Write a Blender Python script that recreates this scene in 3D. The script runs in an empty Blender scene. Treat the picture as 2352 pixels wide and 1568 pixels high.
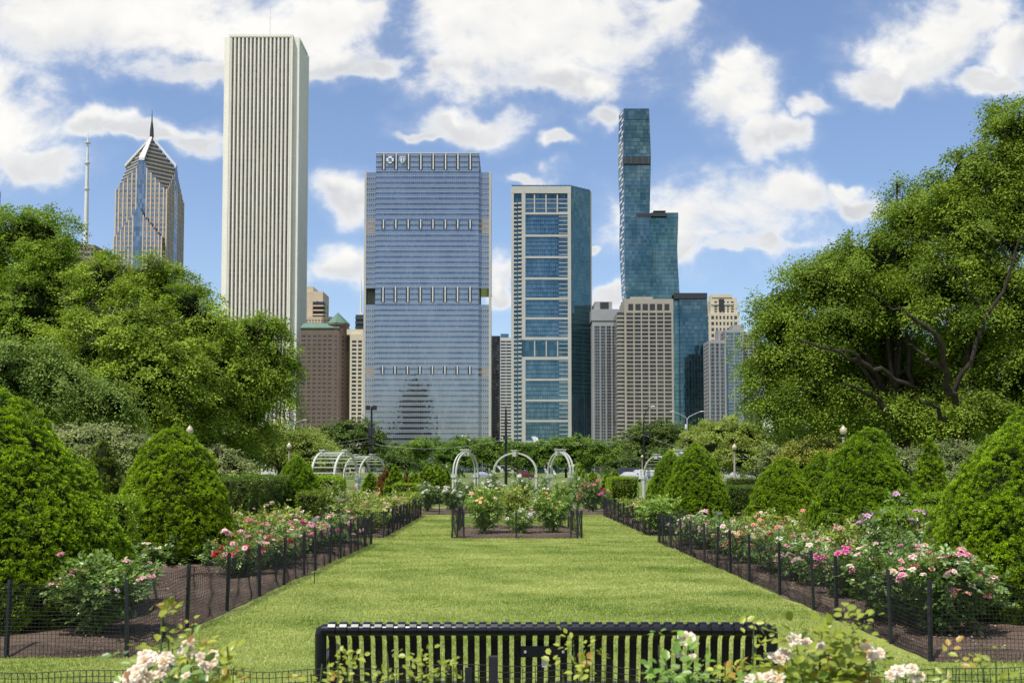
import bpy, math, random
import numpy as np
from mathutils import Vector, Matrix, Euler

R = math.radians
random.seed(7)
SC = bpy.context.scene
COL = SC.collection

# ------------------------------------------------------------------ camera model (photo pixels -> places)
CAM_H = 1.65
FPX, CX, PY0, TH = 2287.0, 1176.0, 973.0, R(2.7)
CT, ST = math.cos(TH), math.sin(TH)

def at(px, py, Y):
    """Place at distance Y north of the camera seen at (px, py) of a 2352-wide picture."""
    u = (px - CX) / FPX; v = (PY0 - py) / FPX
    dy = CT - v * ST; dz = ST + v * CT
    t = Y / dy
    return Vector((u * t, Y, CAM_H + dz * t))

def gx(px, Y, py=1150):
    return at(px, py, Y).x

def gz(py, Y):
    return at(CX, py, Y).z

# ------------------------------------------------------------------ mesh helpers
def mk(name, V, F, mats, mi=None, tint=None, smooth=False):
    """Mesh data from numpy arrays. F: list of (n,k) int arrays."""
    V = np.asarray(V, dtype=np.float32)
    if isinstance(F, np.ndarray): F = [F]
    F = [np.asarray(f, dtype=np.int32) for f in F if len(f)]
    me = bpy.data.meshes.new(name)
    me.vertices.add(len(V)); me.vertices.foreach_set('co', V.ravel())
    nl = sum(f.size for f in F); npoly = sum(len(f) for f in F)
    me.loops.add(nl); me.polygons.add(npoly)
    me.loops.foreach_set('vertex_index', np.concatenate([f.ravel() for f in F]))
    tot = np.concatenate([np.full(len(f), f.shape[1], np.int32) for f in F])
    start = np.concatenate([[0], np.cumsum(tot)[:-1]]).astype(np.int32)
    me.polygons.foreach_set('loop_start', start)
    if mi is not None: me.polygons.foreach_set('material_index', np.asarray(mi, np.int32))
    if smooth: me.polygons.foreach_set('use_smooth', np.ones(npoly, bool))
    me.update(calc_edges=True)
    if tint is not None:
        a = me.attributes.new('tint', 'FLOAT', 'POINT'); a.data.foreach_set('value', np.asarray(tint, np.float32))
    if not isinstance(mats, (list, tuple)): mats = [mats]
    for m in mats: me.materials.append(m)
    me.validate()
    return me

class MB:
    def __init__(s): s.v = []; s.f = []; s.m = []
    def add(s, vs, fs, mi=0):
        b = len(s.v); s.v += [tuple(v) for v in vs]
        for f in fs: s.f.append([b + i for i in f]); s.m.append(mi)
    def box(s, x0, x1, y0, y1, z0, z1, mi=0):
        vs = [(x0,y0,z0),(x1,y0,z0),(x1,y1,z0),(x0,y1,z0),(x0,y0,z1),(x1,y0,z1),(x1,y1,z1),(x0,y1,z1)]
        s.add(vs, [(0,3,2,1),(4,5,6,7),(0,1,5,4),(1,2,6,5),(2,3,7,6),(3,0,4,7)], mi)
    def face_box(s, o, d, n, s0, s1, t0, t1, z0, z1, mi=0):
        """Box on a facade: o = corner (x,y), d = along, n = outward."""
        def P(a, b, z): return (o[0]+d[0]*a+n[0]*b, o[1]+d[1]*a+n[1]*b, z)
        vs = [P(s0,t1,z0),P(s1,t1,z0),P(s1,t0,z0),P(s0,t0,z0),P(s0,t1,z1),P(s1,t1,z1),P(s1,t0,z1),P(s0,t0,z1)]
        s.add(vs, [(0,3,2,1),(4,5,6,7),(0,1,5,4),(1,2,6,5),(2,3,7,6),(3,0,4,7)], mi)
    def prism(s, poly, z0, z1, mi=0, poly2=None):
        n = len(poly); p2 = poly2 or poly
        vs = [(p[0],p[1],z0) for p in poly] + [(p[0],p[1],z1) for p in p2]
        fs = [tuple(range(n-1,-1,-1)), tuple(range(n,2*n))] + [(i,(i+1)%n,n+(i+1)%n,n+i) for i in range(n)]
        s.add(vs, fs, mi)
    def tube(s, pts, rad, n=8, mi=0, cap=True, sq=None):
        pts = [Vector(p) for p in pts]
        if not hasattr(rad, '__len__'): rad = [rad]*len(pts)
        b = len(s.v); up = None
        for i, p in enumerate(pts):
            t = (pts[min(i+1,len(pts)-1)] - pts[max(i-1,0)]).normalized()
            if up is None:
                up = Vector((0,0,1)) if abs(t.z) < 0.9 else Vector((1,0,0))
            a = t.cross(up).normalized(); c = a.cross(t).normalized(); up = c
            for k in range(n):
                an = 2*math.pi*k/n + (math.pi/4 if n == 4 else 0)
                w, h = (1, 1) if sq is None else sq
                q = p + a*math.cos(an)*rad[i]*w + c*math.sin(an)*rad[i]*h
                s.v.append(tuple(q))
        for i in range(len(pts)-1):
            for k in range(n):
                s.f.append([b+i*n+k, b+i*n+(k+1)%n, b+(i+1)*n+(k+1)%n, b+(i+1)*n+k]); s.m.append(mi)
        if cap:
            s.f.append([b+k for k in range(n-1,-1,-1)]); s.m.append(mi)
            e = b+(len(pts)-1)*n; s.f.append([e+k for k in range(n)]); s.m.append(mi)
    def lathe(s, prof, c=(0,0,0), n=16, mi=0):
        b = len(s.v)
        for r, z in prof:
            for k in range(n):
                a = 2*math.pi*k/n; s.v.append((c[0]+r*math.cos(a), c[1]+r*math.sin(a), c[2]+z))
        for i in range(len(prof)-1):
            for k in range(n):
                s.f.append([b+i*n+k, b+i*n+(k+1)%n, b+(i+1)*n+(k+1)%n, b+(i+1)*n+k]); s.m.append(mi)
        s.f.append([b+k for k in range(n-1,-1,-1)]); s.m.append(mi)
        e = b+(len(prof)-1)*n; s.f.append([e+k for k in range(n)]); s.m.append(mi)
    def data(s, name, mats, smooth=False):
        me = bpy.data.meshes.new(name)
        me.from_pydata(s.v, [], s.f)
        if not isinstance(mats, (list, tuple)): mats = [mats]
        for m in mats: me.materials.append(m)
        me.polygons.foreach_set('material_index', s.m)
        if smooth:
            me.polygons.foreach_set('use_smooth', [True]*len(s.f))
            try: me.set_sharp_from_angle(angle=R(40))
            except Exception: pass
        me.update()
        return me

# ------------------------------------------------------------------ object helpers
def link(name, data, parent=None, loc=None, rot=None, scale=None):
    o = bpy.data.objects.new(name, data); COL.objects.link(o)
    if parent is not None: o.parent = parent
    if loc is not None: o.location = loc
    if rot is not None: o.rotation_euler = rot
    if scale is not None: o.scale = scale if hasattr(scale, '__len__') else (scale,)*3
    return o

def tag(o, label, cat, group=None, kind=None):
    o['label'] = label; o['category'] = cat
    if group: o['group'] = group
    if kind: o['kind'] = kind
    return o

def thing(name, label, cat, loc=(0,0,0), rz=0.0, group=None):
    o = link(name, None, None, loc, (0,0,rz)); o.empty_display_size = 0.2
    return tag(o, label, cat, group)

def struct(name, data, **k):
    o = link(name, data, **k); o['kind'] = 'structure'; return o

def part(name, mb, mats, parent, smooth=False, label=None):
    o = link(name, mb.data(name, mats, smooth), parent)
    if label: o['label'] = label
    return o

def copy_tree(o, parent=None):
    c = o.copy(); COL.objects.link(c)
    if parent is not None: c.parent = parent
    for ch in list(o.children): copy_tree(ch, c)
    return c

# ------------------------------------------------------------------ node helpers
class G:
    def __init__(s, nt): s.nt = nt
    def n(s, t, **props):
        nd = s.nt.nodes.new(t)
        for k, v in props.items(): setattr(nd, k, v)
        return nd
    def put(s, sock, v):
        if isinstance(v, bpy.types.NodeSocket): s.nt.links.new(v, sock)
        elif v is not None: sock.default_value = v
    def m(s, op, a, b=None, c=None, clamp=False):
        nd = s.n('ShaderNodeMath', operation=op); nd.use_clamp = clamp
        s.put(nd.inputs[0], a); s.put(nd.inputs[1], b); s.put(nd.inputs[2], c)
        return nd.outputs[0]
    def vm(s, op, a, b=None, scale=None):
        nd = s.n('ShaderNodeVectorMath', operation=op)
        s.put(nd.inputs[0], a); s.put(nd.inputs[1], b)
        if scale is not None: s.put(nd.inputs['Scale'], scale)
        return nd.outputs['Value'] if op in ('LENGTH','DOT_PRODUCT','DISTANCE') else nd.outputs['Vector']
    def xyz(s, v):
        nd = s.n('ShaderNodeSeparateXYZ'); s.put(nd.inputs[0], v); return nd.outputs
    def vec(s, x=0.0, y=0.0, z=0.0):
        nd = s.n('ShaderNodeCombineXYZ'); s.put(nd.inputs[0], x); s.put(nd.inputs[1], y); s.put(nd.inputs[2], z); return nd.outputs[0]
    def noise(s, v, scale, detail=4, rough=0.55, dist=0.0, color=False):
        nd = s.n('ShaderNodeTexNoise'); s.put(nd.inputs['Vector'], v)
        nd.inputs['Scale'].default_value = scale; nd.inputs['Detail'].default_value = detail
        nd.inputs['Roughness'].default_value = rough; nd.inputs['Distortion'].default_value = dist
        return nd.outputs['Color'] if color else nd.outputs['Fac']
    def mix(s, f, a, b, blend='MIX'):
        nd = s.n('ShaderNodeMix', data_type='RGBA', blend_type=blend)
        s.put(nd.inputs[0], f); s.put(nd.inputs[6], col(a)); s.put(nd.inputs[7], col(b))
        return nd.outputs[2]
    def rng(s, v, a, b, c=0.0, d=1.0, smooth=False):
        nd = s.n('ShaderNodeMapRange'); nd.interpolation_type = 'SMOOTHSTEP' if smooth else 'LINEAR'
        for i, q in enumerate((v, a, b, c, d)): s.put(nd.inputs[i], q)
        return nd.outputs[0]

def col(c):
    if isinstance(c, (tuple, list)) and len(c) == 3: return (*c, 1.0)
    return c

def newmat(name):
    m = bpy.data.materials.new(name); m.use_nodes = True
    nt = m.node_tree; nt.nodes.clear()
    g = G(nt); out = g.n('ShaderNodeOutputMaterial')
    return m, g, out

def principled(g, color, rough=0.6, metal=0.0, spec=0.5, normal=None, **kw):
    b = g.n('ShaderNodeBsdfPrincipled')
    g.put(b.inputs['Base Color'], col(color)); g.put(b.inputs['Roughness'], rough)
    g.put(b.inputs['Metallic'], metal); g.put(b.inputs['Specular IOR Level'], spec)
    if normal is not None: g.put(b.inputs['Normal'], normal)
    for k, v in kw.items(): g.put(b.inputs[k], v)
    return b.outputs[0]

def bump(g, h, strength=0.3, dist=0.02):
    nd = g.n('ShaderNodeBump'); g.put(nd.inputs['Height'], h)
    nd.inputs['Strength'].default_value = strength; nd.inputs['Distance'].default_value = dist
    return nd.outputs[0]

def objco(g): return g.n('ShaderNodeTexCoord').outputs['Object']

def pbr(name, c, rough=0.6, metal=0.0, spec=0.5, var=0.12, scale=3.0, bmp=0.0, bscale=20.0, bdist=0.01):
    """Plain surface with uneven colour and a little relief."""
    m, g, out = newmat(name); co = objco(g)
    n = g.noise(co, scale, 5, 0.6)
    dark = tuple(x*(1-var) for x in c); lite = tuple(min(1, x*(1+var)) for x in c)
    cc = g.mix(g.rng(n, 0.3, 0.7), dark, lite)
    nm = bump(g, g.noise(co, bscale, 4, 0.6), bmp, bdist) if bmp else None
    g.nt.links.new(principled(g, cc, rough, metal, spec, nm), out.inputs[0])
    return m

def leafmat(name, dark, lite, trans=None, rough=0.45, tf=0.28, spec=0.35, edge=None):
    m, g, out = newmat(name)
    a = g.n('ShaderNodeAttribute', attribute_name='tint').outputs['Fac']
    c = g.mix(a, dark, lite)
    oi = g.n('ShaderNodeObjectInfo').outputs['Random']
    hv = g.n('ShaderNodeHueSaturation'); g.put(hv.inputs['Hue'], g.rng(oi, 0, 1, .488, .503)); g.put(hv.inputs['Value'], g.rng(oi, 0, 1, 1.10, .90)); g.put(hv.inputs['Color'], c); c = hv.outputs[0]
    if edge is not None:
        c = g.mix(g.rng(a, 0.97, 1.0), c, edge)
    p = principled(g, c, rough, 0, spec)
    t = g.n('ShaderNodeBsdfTranslucent')
    g.put(t.inputs[0], g.mix(0.5, c, trans or tuple(min(1, x*1.5) for x in lite)))
    mx = g.n('ShaderNodeMixShader'); mx.inputs[0].default_value = tf
    g.nt.links.new(p, mx.inputs[1]); g.nt.links.new(t.outputs[0], mx.inputs[2]); g.nt.links.new(mx.outputs[0], out.inputs[0])
    return m

def glassmat(name, dark, lite, pane=(1.5, 4.0), metal=0.75, rough=0.04, tilt=0.012, var=0.6, frame=None, fw=0.08, fh=0.0, wave=0.0):
    """Coated facade glass: every pane a little different in tint and tilt, mullion lines between panes."""
    m, g, out = newmat(name); o = g.xyz(objco(g))
    su = g.m('DIVIDE', g.m('ADD', o[0], g.m('MULTIPLY', o[1], 0.83)), pane[0])
    sv = g.m('DIVIDE', o[2], pane[1])
    cell = g.vec(g.m('FLOOR', su), g.m('FLOOR', sv), 0.0)
    wn = g.n('ShaderNodeTexWhiteNoise'); wn.noise_dimensions = '3D'; g.put(wn.inputs[0], cell)
    r = wn.outputs['Value']
    big = g.noise(g.vec(g.m('FLOOR', su), g.m('FLOOR', sv), 3.0), 0.13, 2)
    f = g.m('MULTIPLY', g.m('POWER', r, 2.0), var)
    f = g.m('ADD', f, g.m('MULTIPLY', g.rng(big, 0.35, 0.7), 0.35), clamp=True)
    c = g.mix(f, dark, lite)
    nrm = g.n('ShaderNodeNewGeometry').outputs['Normal']
    off = g.vm('SCALE', g.vm('SUBTRACT', wn.outputs['Color'], (0.5,0.5,0.5)), scale=tilt)
    if wave:
        wv = g.noise(objco(g), 0.55, 2, 0.5, color=True)
        off = g.vm('ADD', off, g.vm('SCALE', g.vm('SUBTRACT', wv, (0.5,0.5,0.5)), scale=wave))
    nrm = g.vm('NORMALIZE', g.vm('ADD', nrm, off))
    rg, mt = rough, metal
    if frame is not None:
        fu = g.m('FRACT', su); k = g.m('LESS_THAN', fu, fw)
        if fh: k = g.m('MAXIMUM', k, g.m('LESS_THAN', g.m('FRACT', sv), fh))
        c = g.mix(k, c, frame); rg = g.m('ADD', g.m('MULTIPLY', k, 0.4), rough); mt = g.m('MULTIPLY', g.m('SUBTRACT', 1.0, k), metal)
    g.nt.links.new(principled(g, c, rg, mt, 0.6, nrm), out.inputs[0])
    return m

# smooth random field (sum of waves) for numpy
def field(seed, scale, n=10):
    rg = np.random.default_rng(seed)
    k = rg.normal(0, 1, (n, 3)); k /= np.linalg.norm(k, axis=1)[:,None]; k *= (rg.uniform(0.6, 1.7, n)/scale)[:,None]*2*math.pi
    ph = rg.uniform(0, 6.28, n)
    def f(P):
        P = np.asarray(P, float)
        return np.sin(P @ k.T + ph).sum(1)/math.sqrt(n)
    return f

def unit(a):
    return a / np.maximum(np.linalg.norm(a, axis=-1, keepdims=True), 1e-9)

def leaf_quads(P, D, Nn, L, W, fold=0.15):
    """Pointed leaves: base P, direction D, normal Nn. -> (V, F)"""
    D = unit(D); S = unit(np.cross(D, Nn)); Nn = np.cross(S, D)
    L = np.asarray(L)[:,None] if np.ndim(L) else L
    W = np.asarray(W)[:,None] if np.ndim(W) else W
    mid = P + D*L*0.45
    V = np.stack([P, mid + S*W*0.5 + Nn*W*fold, P + D*L, mid - S*W*0.5 + Nn*W*fold], 1).reshape(-1, 3)
    F = np.arange(len(P)*4, dtype=np.int32).reshape(-1, 4)
    return V, F

def ovate_leaves(P, D, Nn, L, W, fold=0.12, curl=0.12):
    """Rose leaflets: two halves folded along the midrib, rounded outline."""
    D = unit(D); S = unit(np.cross(D, Nn)); Nn = np.cross(S, D)
    L = np.broadcast_to(np.asarray(L, float).reshape(-1,1), (len(P),1)); W = np.broadcast_to(np.asarray(W, float).reshape(-1,1), (len(P),1))
    q = lambda a, b, c: P + D*L*a + S*W*b + Nn*W*c
    V = np.stack([q(0,0,0), q(.30,.46,fold), q(.70,.40,fold), q(1.0,0,-curl), q(.70,-.40,fold), q(.30,-.46,fold)], 1).reshape(-1,3)
    i = np.arange(len(P))[:,None]*6
    F = np.concatenate([i+np.array([0,1,2,3]), i+np.array([0,3,4,5])]).astype(np.int32)
    return V, F
# ------------------------------------------------------------------ camera, sun, sky
cam = bpy.data.cameras.new('camera'); cam_o = bpy.data.objects.new('camera', cam); COL.objects.link(cam_o)
cam_o.location = (0, 0, CAM_H); cam_o.rotation_euler = (R(90) + TH, 0, 0)
cam.sensor_width = 36.0; cam.lens = 36.0*FPX/2352.0
cam.shift_y = 189.0/2352.0
cam.clip_start = 0.05; cam.clip_end = 30000
cam.dof.use_dof = True; cam.dof.focus_distance = 28.0; cam.dof.aperture_fstop = 7.1
SC.camera = cam_o

SUN_AZ, SUN_EL = R(216), R(64)          # compass bearing and height of the sun
sun_dir = Vector((math.sin(SUN_AZ)*math.cos(SUN_EL), math.cos(SUN_AZ)*math.cos(SUN_EL), math.sin(SUN_EL)))
sun = bpy.data.lights.new('sun', 'SUN'); sun.energy = 5.0; sun.angle = R(0.53); sun.color = (1.0, 0.955, 0.88)
sun_o = bpy.data.objects.new('sun', sun); COL.objects.link(sun_o)
sun_o.rotation_euler = (-sun_dir).to_track_quat('-Z', 'Y').to_euler()

w = bpy.data.worlds.new('World'); SC.world = w; w.use_nodes = True
nt = w.node_tree; nt.nodes.clear(); g = G(nt)
sky = g.n('ShaderNodeTexSky'); sky.sky_type = 'NISHITA'; sky.sun_disc = False
sky.sun_elevation = SUN_EL; sky.sun_rotation = SUN_AZ
sky.altitude = 180; sky.air_density = 1.0; sky.dust_density = 1.5; sky.ozone_density = 1.6
hs = g.n('ShaderNodeHueSaturation'); hs.inputs['Saturation'].default_value = 1.05; hs.inputs['Value'].default_value = 1.17; hs.inputs['Hue'].default_value = 0.505
g.nt.links.new(sky.outputs[0], hs.inputs['Color'])
bg = g.n('ShaderNodeBackground'); bg.inputs[1].default_value = 0.15
g.nt.links.new(hs.outputs[0], bg.inputs[0])

d = g.n('ShaderNodeTexCoord').outputs['Generated']
dx, dy, dz = g.xyz(d)
ay = g.m('MAXIMUM', g.m('ABSOLUTE', dy), 0.02)
U, Vv = g.m('DIVIDE', dx, ay), g.m('DIVIDE', dz, ay)
south = g.m('LESS_THAN', dy, 0.0)
uv = g.vec(U, Vv, g.m('MULTIPLY', south, 7.3))
# ragged edges: warp the cloud field by a slow noise
wv = g.noise(uv, 5.0, 3, 0.6, color=True)
wuv = g.vm('ADD', uv, g.vm('SCALE', g.vm('SUBTRACT', wv, (0.5,0.5,0.5)), scale=0.085))
wv2 = g.noise(uv, 17.0, 3, 0.6, color=True)
wuv = g.vm('ADD', wuv, g.vm('SCALE', g.vm('SUBTRACT', wv2, (0.5,0.5,0.5)), scale=0.055))
wuv = g.vm('MULTIPLY', wuv, (1,1,0))
# where the clouds of that day stand over the northern horizon: (x, y, half width, half height)
CL = [(330,30,330,120),(120,10,260,80),(600,75,250,105),(770,150,95,50),(480,165,210,38),(830,30,65,45),(740,40,140,100),
      (50,290,150,125),(0,200,90,80),(110,390,110,48),(235,285,90,50),(330,310,130,30),(455,335,70,34),(840,175,70,22),
      (1160,85,245,120),(1300,40,260,110),(1120,170,170,70),(1050,60,115,95),(1370,70,220,108),(1530,35,85,52),(1250,185,170,48),(990,165,55,45),
      (1085,285,150,42),(960,312,70,18),(1365,265,42,36),(1295,332,34,22),
      (1690,205,95,95),(1730,300,55,70),(1790,285,75,50),(1850,225,60,26),(1690,125,55,35),
      (2130,85,150,95),(2030,175,75,36),(2230,40,80,60),(2310,110,75,65),(2270,185,65,34),(2060,110,100,70),
      (1640,505,225,95),(1560,540,110,60),(1800,455,105,62),(1560,490,90,62),(1700,580,150,30),(1470,500,60,40),
      (1985,468,62,40),(1940,430,40,22),(775,460,78,56),(775,635,85,55),(1225,395,65,20),(1145,655,40,45),(1400,680,55,26),(1370,565,30,16)]
def blob_field(p0):
    dd = None
    for (px, py, rx, ry) in CL:
        p = at(px, py, 1.0) - Vector((0, 0, CAM_H)); k = FPX
        q = g.vm('MULTIPLY', g.vm('SUBTRACT', p0, (p.x/p.y, p.z/p.y, 0)), (k/rx, k/ry, 0))
        e = g.m('SUBTRACT', 1.0, g.vm('LENGTH', q))
        dd = e if dd is None else g.m('SMOOTH_MAX', dd, e, 0.25)
    return g.m('MAXIMUM', dd, -1.2)
north = g.m('SUBTRACT', 1.0, south)
dens = blob_field(wuv)
ddn = blob_field(g.vm('ADD', wuv, (0.006, -0.026, 0.0)))
# south of the camera (seen only as reflections in the glass towers): scattered cumulus
sn = g.rng(g.noise(g.vec(g.m('MULTIPLY', U, 0.75), Vv, 4.0), 3.6, 3, 0.5), 0.36, 0.66, -0.8, 0.55)
dens = g.m('ADD', g.m('MULTIPLY', dens, north), g.m('MULTIPLY', sn, south))
high = g.rng(dz, 0.62, 0.8, 0.0, 1.0)
dens = g.m('SUBTRACT', dens, g.m('MULTIPLY', high, 0.8))
suv = g.vm('MULTIPLY', uv, (1.0, 1.30, 1.0))
n1 = g.noise(suv, 11.0, 11, 0.66, 0.2)
n2 = g.noise(g.vm('ADD', suv, (-0.010, 0.022, 0.0)), 11.0, 4, 0.55, 0.25)
n1s = g.noise(suv, 11.0, 4, 0.55, 0.25)
n3 = g.noise(suv, 4.0, 3, 0.5)
tot = g.m('ADD', g.m('MINIMUM', g.m('MULTIPLY', dens, 1.15), 0.62), g.m('MULTIPLY', g.m('SUBTRACT', n1, 0.50), 2.5))
alpha = g.rng(tot, -0.30, 0.62, 0.0, 1.0, smooth=True)
veil = g.m('MULTIPLY', g.rng(tot, -0.85, 0.35, 0.0, 1.0, smooth=True), 0.17)
alpha = g.m('MAXIMUM', alpha, g.m('ADD', veil, g.m('MULTIPLY', alpha, 0.8)))
rel = g.m('SUBTRACT', n1s, n2)
under = g.m('MULTIPLY', g.rng(ddn, -0.35, 0.30, 1.0, 0.0, smooth=True), north)
thick = g.rng(tot, 0.10, 0.75, 0.0, 1.0, smooth=True)
grey = g.m('MULTIPLY', thick, g.m('ADD', g.m('MULTIPLY', under, 0.20), g.rng(n3, 0.40, 0.62, 0.08, 0.0)))
br = g.m('ADD', g.m('SUBTRACT', 0.985, grey), g.m('MULTIPLY', rel, 0.30))
br = g.m('ADD', br, g.m('MULTIPLY', g.m('SUBTRACT', n1, 0.5), 0.16))
br = g.m('MINIMUM', g.m('MAXIMUM', br, 0.50), 1.0)
ccol = g.mix(g.rng(br, 0.5, 0.95), (0.90, 0.95, 1.05), (1.0, 0.99, 0.965))
bgc = g.n('ShaderNodeBackground'); g.put(bgc.inputs[0], ccol); g.put(bgc.inputs[1], br)
mx = g.n('ShaderNodeMixShader'); g.put(mx.inputs[0], alpha)
g.nt.links.new(bg.outputs[0], mx.inputs[1]); g.nt.links.new(bgc.outputs[0], mx.inputs[2])
ow = g.n('ShaderNodeOutputWorld'); g.nt.links.new(mx.outputs[0], ow.inputs[0])
w.cycles.sampling_method = 'MANUAL'; w.cycles.sample_map_resolution = 512

SC.view_settings.view_transform = 'Standard'; SC.view_settings.look = 'None'
SC.view_settings.exposure = 0.0; SC.view_settings.gamma = 1.0
SC.render.engine = 'CYCLES'
cy = SC.cycles
cy.max_bounces = 5; cy.diffuse_bounces = 3; cy.glossy_bounces = 3; cy.transmission_bounces = 3; cy.transparent_max_bounces = 4
cy.caustics_reflective = False; cy.caustics_refractive = False
cy.use_adaptive_sampling = True; cy.adaptive_threshold = 0.015
cy.use_denoising = True; cy.denoiser = 'OPENIMAGEDENOISE'; cy.denoising_input_passes = 'RGB_ALBEDO_NORMAL'; cy.denoising_prefilter = 'ACCURATE'
cy.sample_clamp_indirect = 6.0
SC.render.film_transparent = False

# ------------------------------------------------------------------ materials
M = {}
M['black_metal'] = pbr('black_metal', (0.006,0.007,0.010), 0.26, 0.0, 0.42, 0.1, 8)
M['dark_post'] = pbr('dark_post', (0.018,0.020,0.024), 0.5, 0.0, 0.4, 0.3, 30)
M['net'] = pbr('net', (0.015,0.015,0.017), 0.55, 0.0, 0.4)
M['white_wood'] = pbr('white_wood', (0.44,0.455,0.395), 0.55, 0, 0.4, 0.06, 3, 0.1, 40)
M['lamp_post'] = pbr('lamp_post', (0.30,0.27,0.22), 0.75, 0, 0.3, 0.15, 6, 0.2, 60)
M['lamp_globe'] = pbr('lamp_globe', (0.44,0.38,0.26), 0.3, 0, 0.5, 0.06, 4)
M['grey_steel'] = pbr('grey_steel', (0.42,0.43,0.44), 0.5, 0.3, 0.5, 0.1, 4)
M['white_paint'] = pbr('white_paint', (0.75,0.76,0.77), 0.4, 0, 0.5, 0.05, 4)
M['plate'] = pbr('plate', (0.55,0.57,0.60), 0.4, 0.3, 0.5)
M['bark'] = pbr('bark', (0.075,0.058,0.042), 0.9, 0, 0.2, 0.4, 6, 0.6, 12, 0.05)
M['dark_bark'] = pbr('dark_bark', (0.040,0.032,0.025), 0.9, 0, 0.2, 0.4, 3, 0.6, 8, 0.05)
M['cane'] = pbr('cane', (0.075,0.11,0.035), 0.6, 0, 0.3, 0.3, 20)
M['wire'] = pbr('wire', (0.30,0.31,0.33), 0.5, 0.2)

M['elm'] = leafmat('elm_leaf', (0.070,0.132,0.016), (0.325,0.455,0.052), (0.36,0.55,0.03), 0.60, 0.30, 0.12)
M['elm_right'] = leafmat('elm_right_leaf', (0.060,0.112,0.014), (0.285,0.405,0.046), (0.31,0.47,0.03), 0.60, 0.30, 0.12)
M['elm_dark'] = leafmat('elm_dark_leaf', (0.062,0.112,0.024), (0.240,0.350,0.075), (0.30,0.45,0.05), 0.60, 0.26, 0.12)
M['ash'] = leafmat('grey_green_leaf', (0.130,0.170,0.060), (0.360,0.420,0.160), (0.40,0.50,0.14), 0.60, 0.25, 0.12)
M['light'] = leafmat('light_green_leaf', (0.154,0.215,0.035), (0.440,0.506,0.116), (0.506,0.616,0.088), 0.60, 0.32, 0.12)
M['yellow'] = leafmat('yellow_green_leaf', (0.170,0.190,0.028), (0.46,0.46,0.090), (0.5,0.52,0.07), 0.60, 0.30, 0.12)
M['far_dark'] = leafmat('far_dark_leaf', (0.046,0.085,0.020), (0.150,0.225,0.045), (0.17,0.28,0.03), 0.60, 0.22, 0.12)
M['far_mid'] = leafmat('far_mid_leaf', (0.070,0.140,0.020), (0.205,0.335,0.045), (0.25,0.42,0.03), 0.60, 0.26, 0.12)
M['yew'] = leafmat('yew_needle', (0.050,0.112,0.003), (0.400,0.610,0.014), (0.45,0.70,0.01), 0.5, 0.25)
M['yew_old'] = leafmat('old_yew_needle', (0.085,0.130,0.010), (0.260,0.350,0.028), (0.30,0.42,0.02), 0.45, 0.22)
M['yew_orange'] = leafmat('orange_needle', (0.20,0.10,0.02), (0.38,0.20,0.04), (0.4,0.22,0.03), 0.5, 0.2)
M['hedge_dark'] = leafmat('hedge_leaf', (0.052,0.109,0.014), (0.172,0.276,0.025), (0.230,0.368,0.023), 0.42, 0.22)
M['privet'] = leafmat('privet_leaf', (0.143,0.253,0.011), (0.363,0.528,0.028), (0.396,0.572,0.022), 0.45, 0.28)
M['core'] = pbr('shrub_shade_core', (0.016,0.022,0.006), 0.95, 0, 0.05, 0.5, 8)  # near-black solid, paints the shade in the gaps between needles
M['core_far'] = pbr('crown_shade_core', (0.014,0.020,0.008), 0.95, 0, 0.05, 0.5, 1)  # near-black lobes, paint the shade in the hollows of the crowns
M['rose_leaf'] = leafmat('rose_leaf', (0.060,0.124,0.033), (0.237,0.371,0.083), (0.393,0.578,0.083), 0.33, 0.24, 0.5, edge=(0.281,0.116,0.049))
M['rose_leaf_light'] = leafmat('light_rose_leaf', (0.132,0.194,0.034), (0.373,0.466,0.078), (0.466,0.590,0.078), 0.36, 0.28, 0.45, edge=(0.351,0.176,0.054))
M['rose_leaf_lime'] = leafmat('lime_rose_leaf', (0.16,0.22,0.025), (0.42,0.47,0.055), (0.45,0.52,0.05), 0.38, 0.32, 0.45, edge=(0.42,0.26,0.05))
M['rose_leaf_green'] = leafmat('green_rose_leaf', (0.113,0.209,0.036), (0.316,0.483,0.083), (0.434,0.634,0.083), 0.36, 0.28, 0.45)

FLOWER = {'pink':((0.80,0.22,0.36),(0.95,0.52,0.62)), 'pale_pink':((0.88,0.48,0.46),(0.95,0.78,0.74)), 'coral':((0.86,0.22,0.14),(0.94,0.50,0.36)),
          'cream':((0.82,0.58,0.32),(0.88,0.78,0.60)), 'white':((0.74,0.71,0.58),(0.84,0.83,0.77)), 'lavender':((0.74,0.32,0.58),(0.92,0.66,0.84)),
          'red':((0.55,0.010,0.03),(0.80,0.04,0.07)), 'magenta':((0.70,0.05,0.28),(0.92,0.24,0.50)), 'peach':((0.92,0.42,0.10),(0.95,0.66,0.32)),
          'blush':((0.86,0.64,0.44),(0.90,0.83,0.72))}
def petalmat(name, a, b):
    m, g, out = newmat(name)
    t = g.n('ShaderNodeAttribute', attribute_name='tint').outputs['Fac']
    c = g.mix(t, a, b)
    oi = g.n('ShaderNodeObjectInfo').outputs['Random']
    c = g.mix(g.rng(oi, 0, 1, 0, 0.35), c, tuple(min(.90, x*0.6+0.34) for x in b))
    p = principled(g, c, 0.55, 0, 0.25)
    tr = g.n('ShaderNodeBsdfTranslucent'); g.put(tr.inputs[0], c)
    mx = g.n('ShaderNodeMixShader'); mx.inputs[0].default_value = 0.35
    g.nt.links.new(p, mx.inputs[1]); g.nt.links.new(tr.outputs[0], mx.inputs[2]); g.nt.links.new(mx.outputs[0], out.inputs[0])
    return m
for k_, (a_, b_) in FLOWER.items(): M['petal_'+k_] = petalmat(k_+'_petal', a_, b_)

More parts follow.
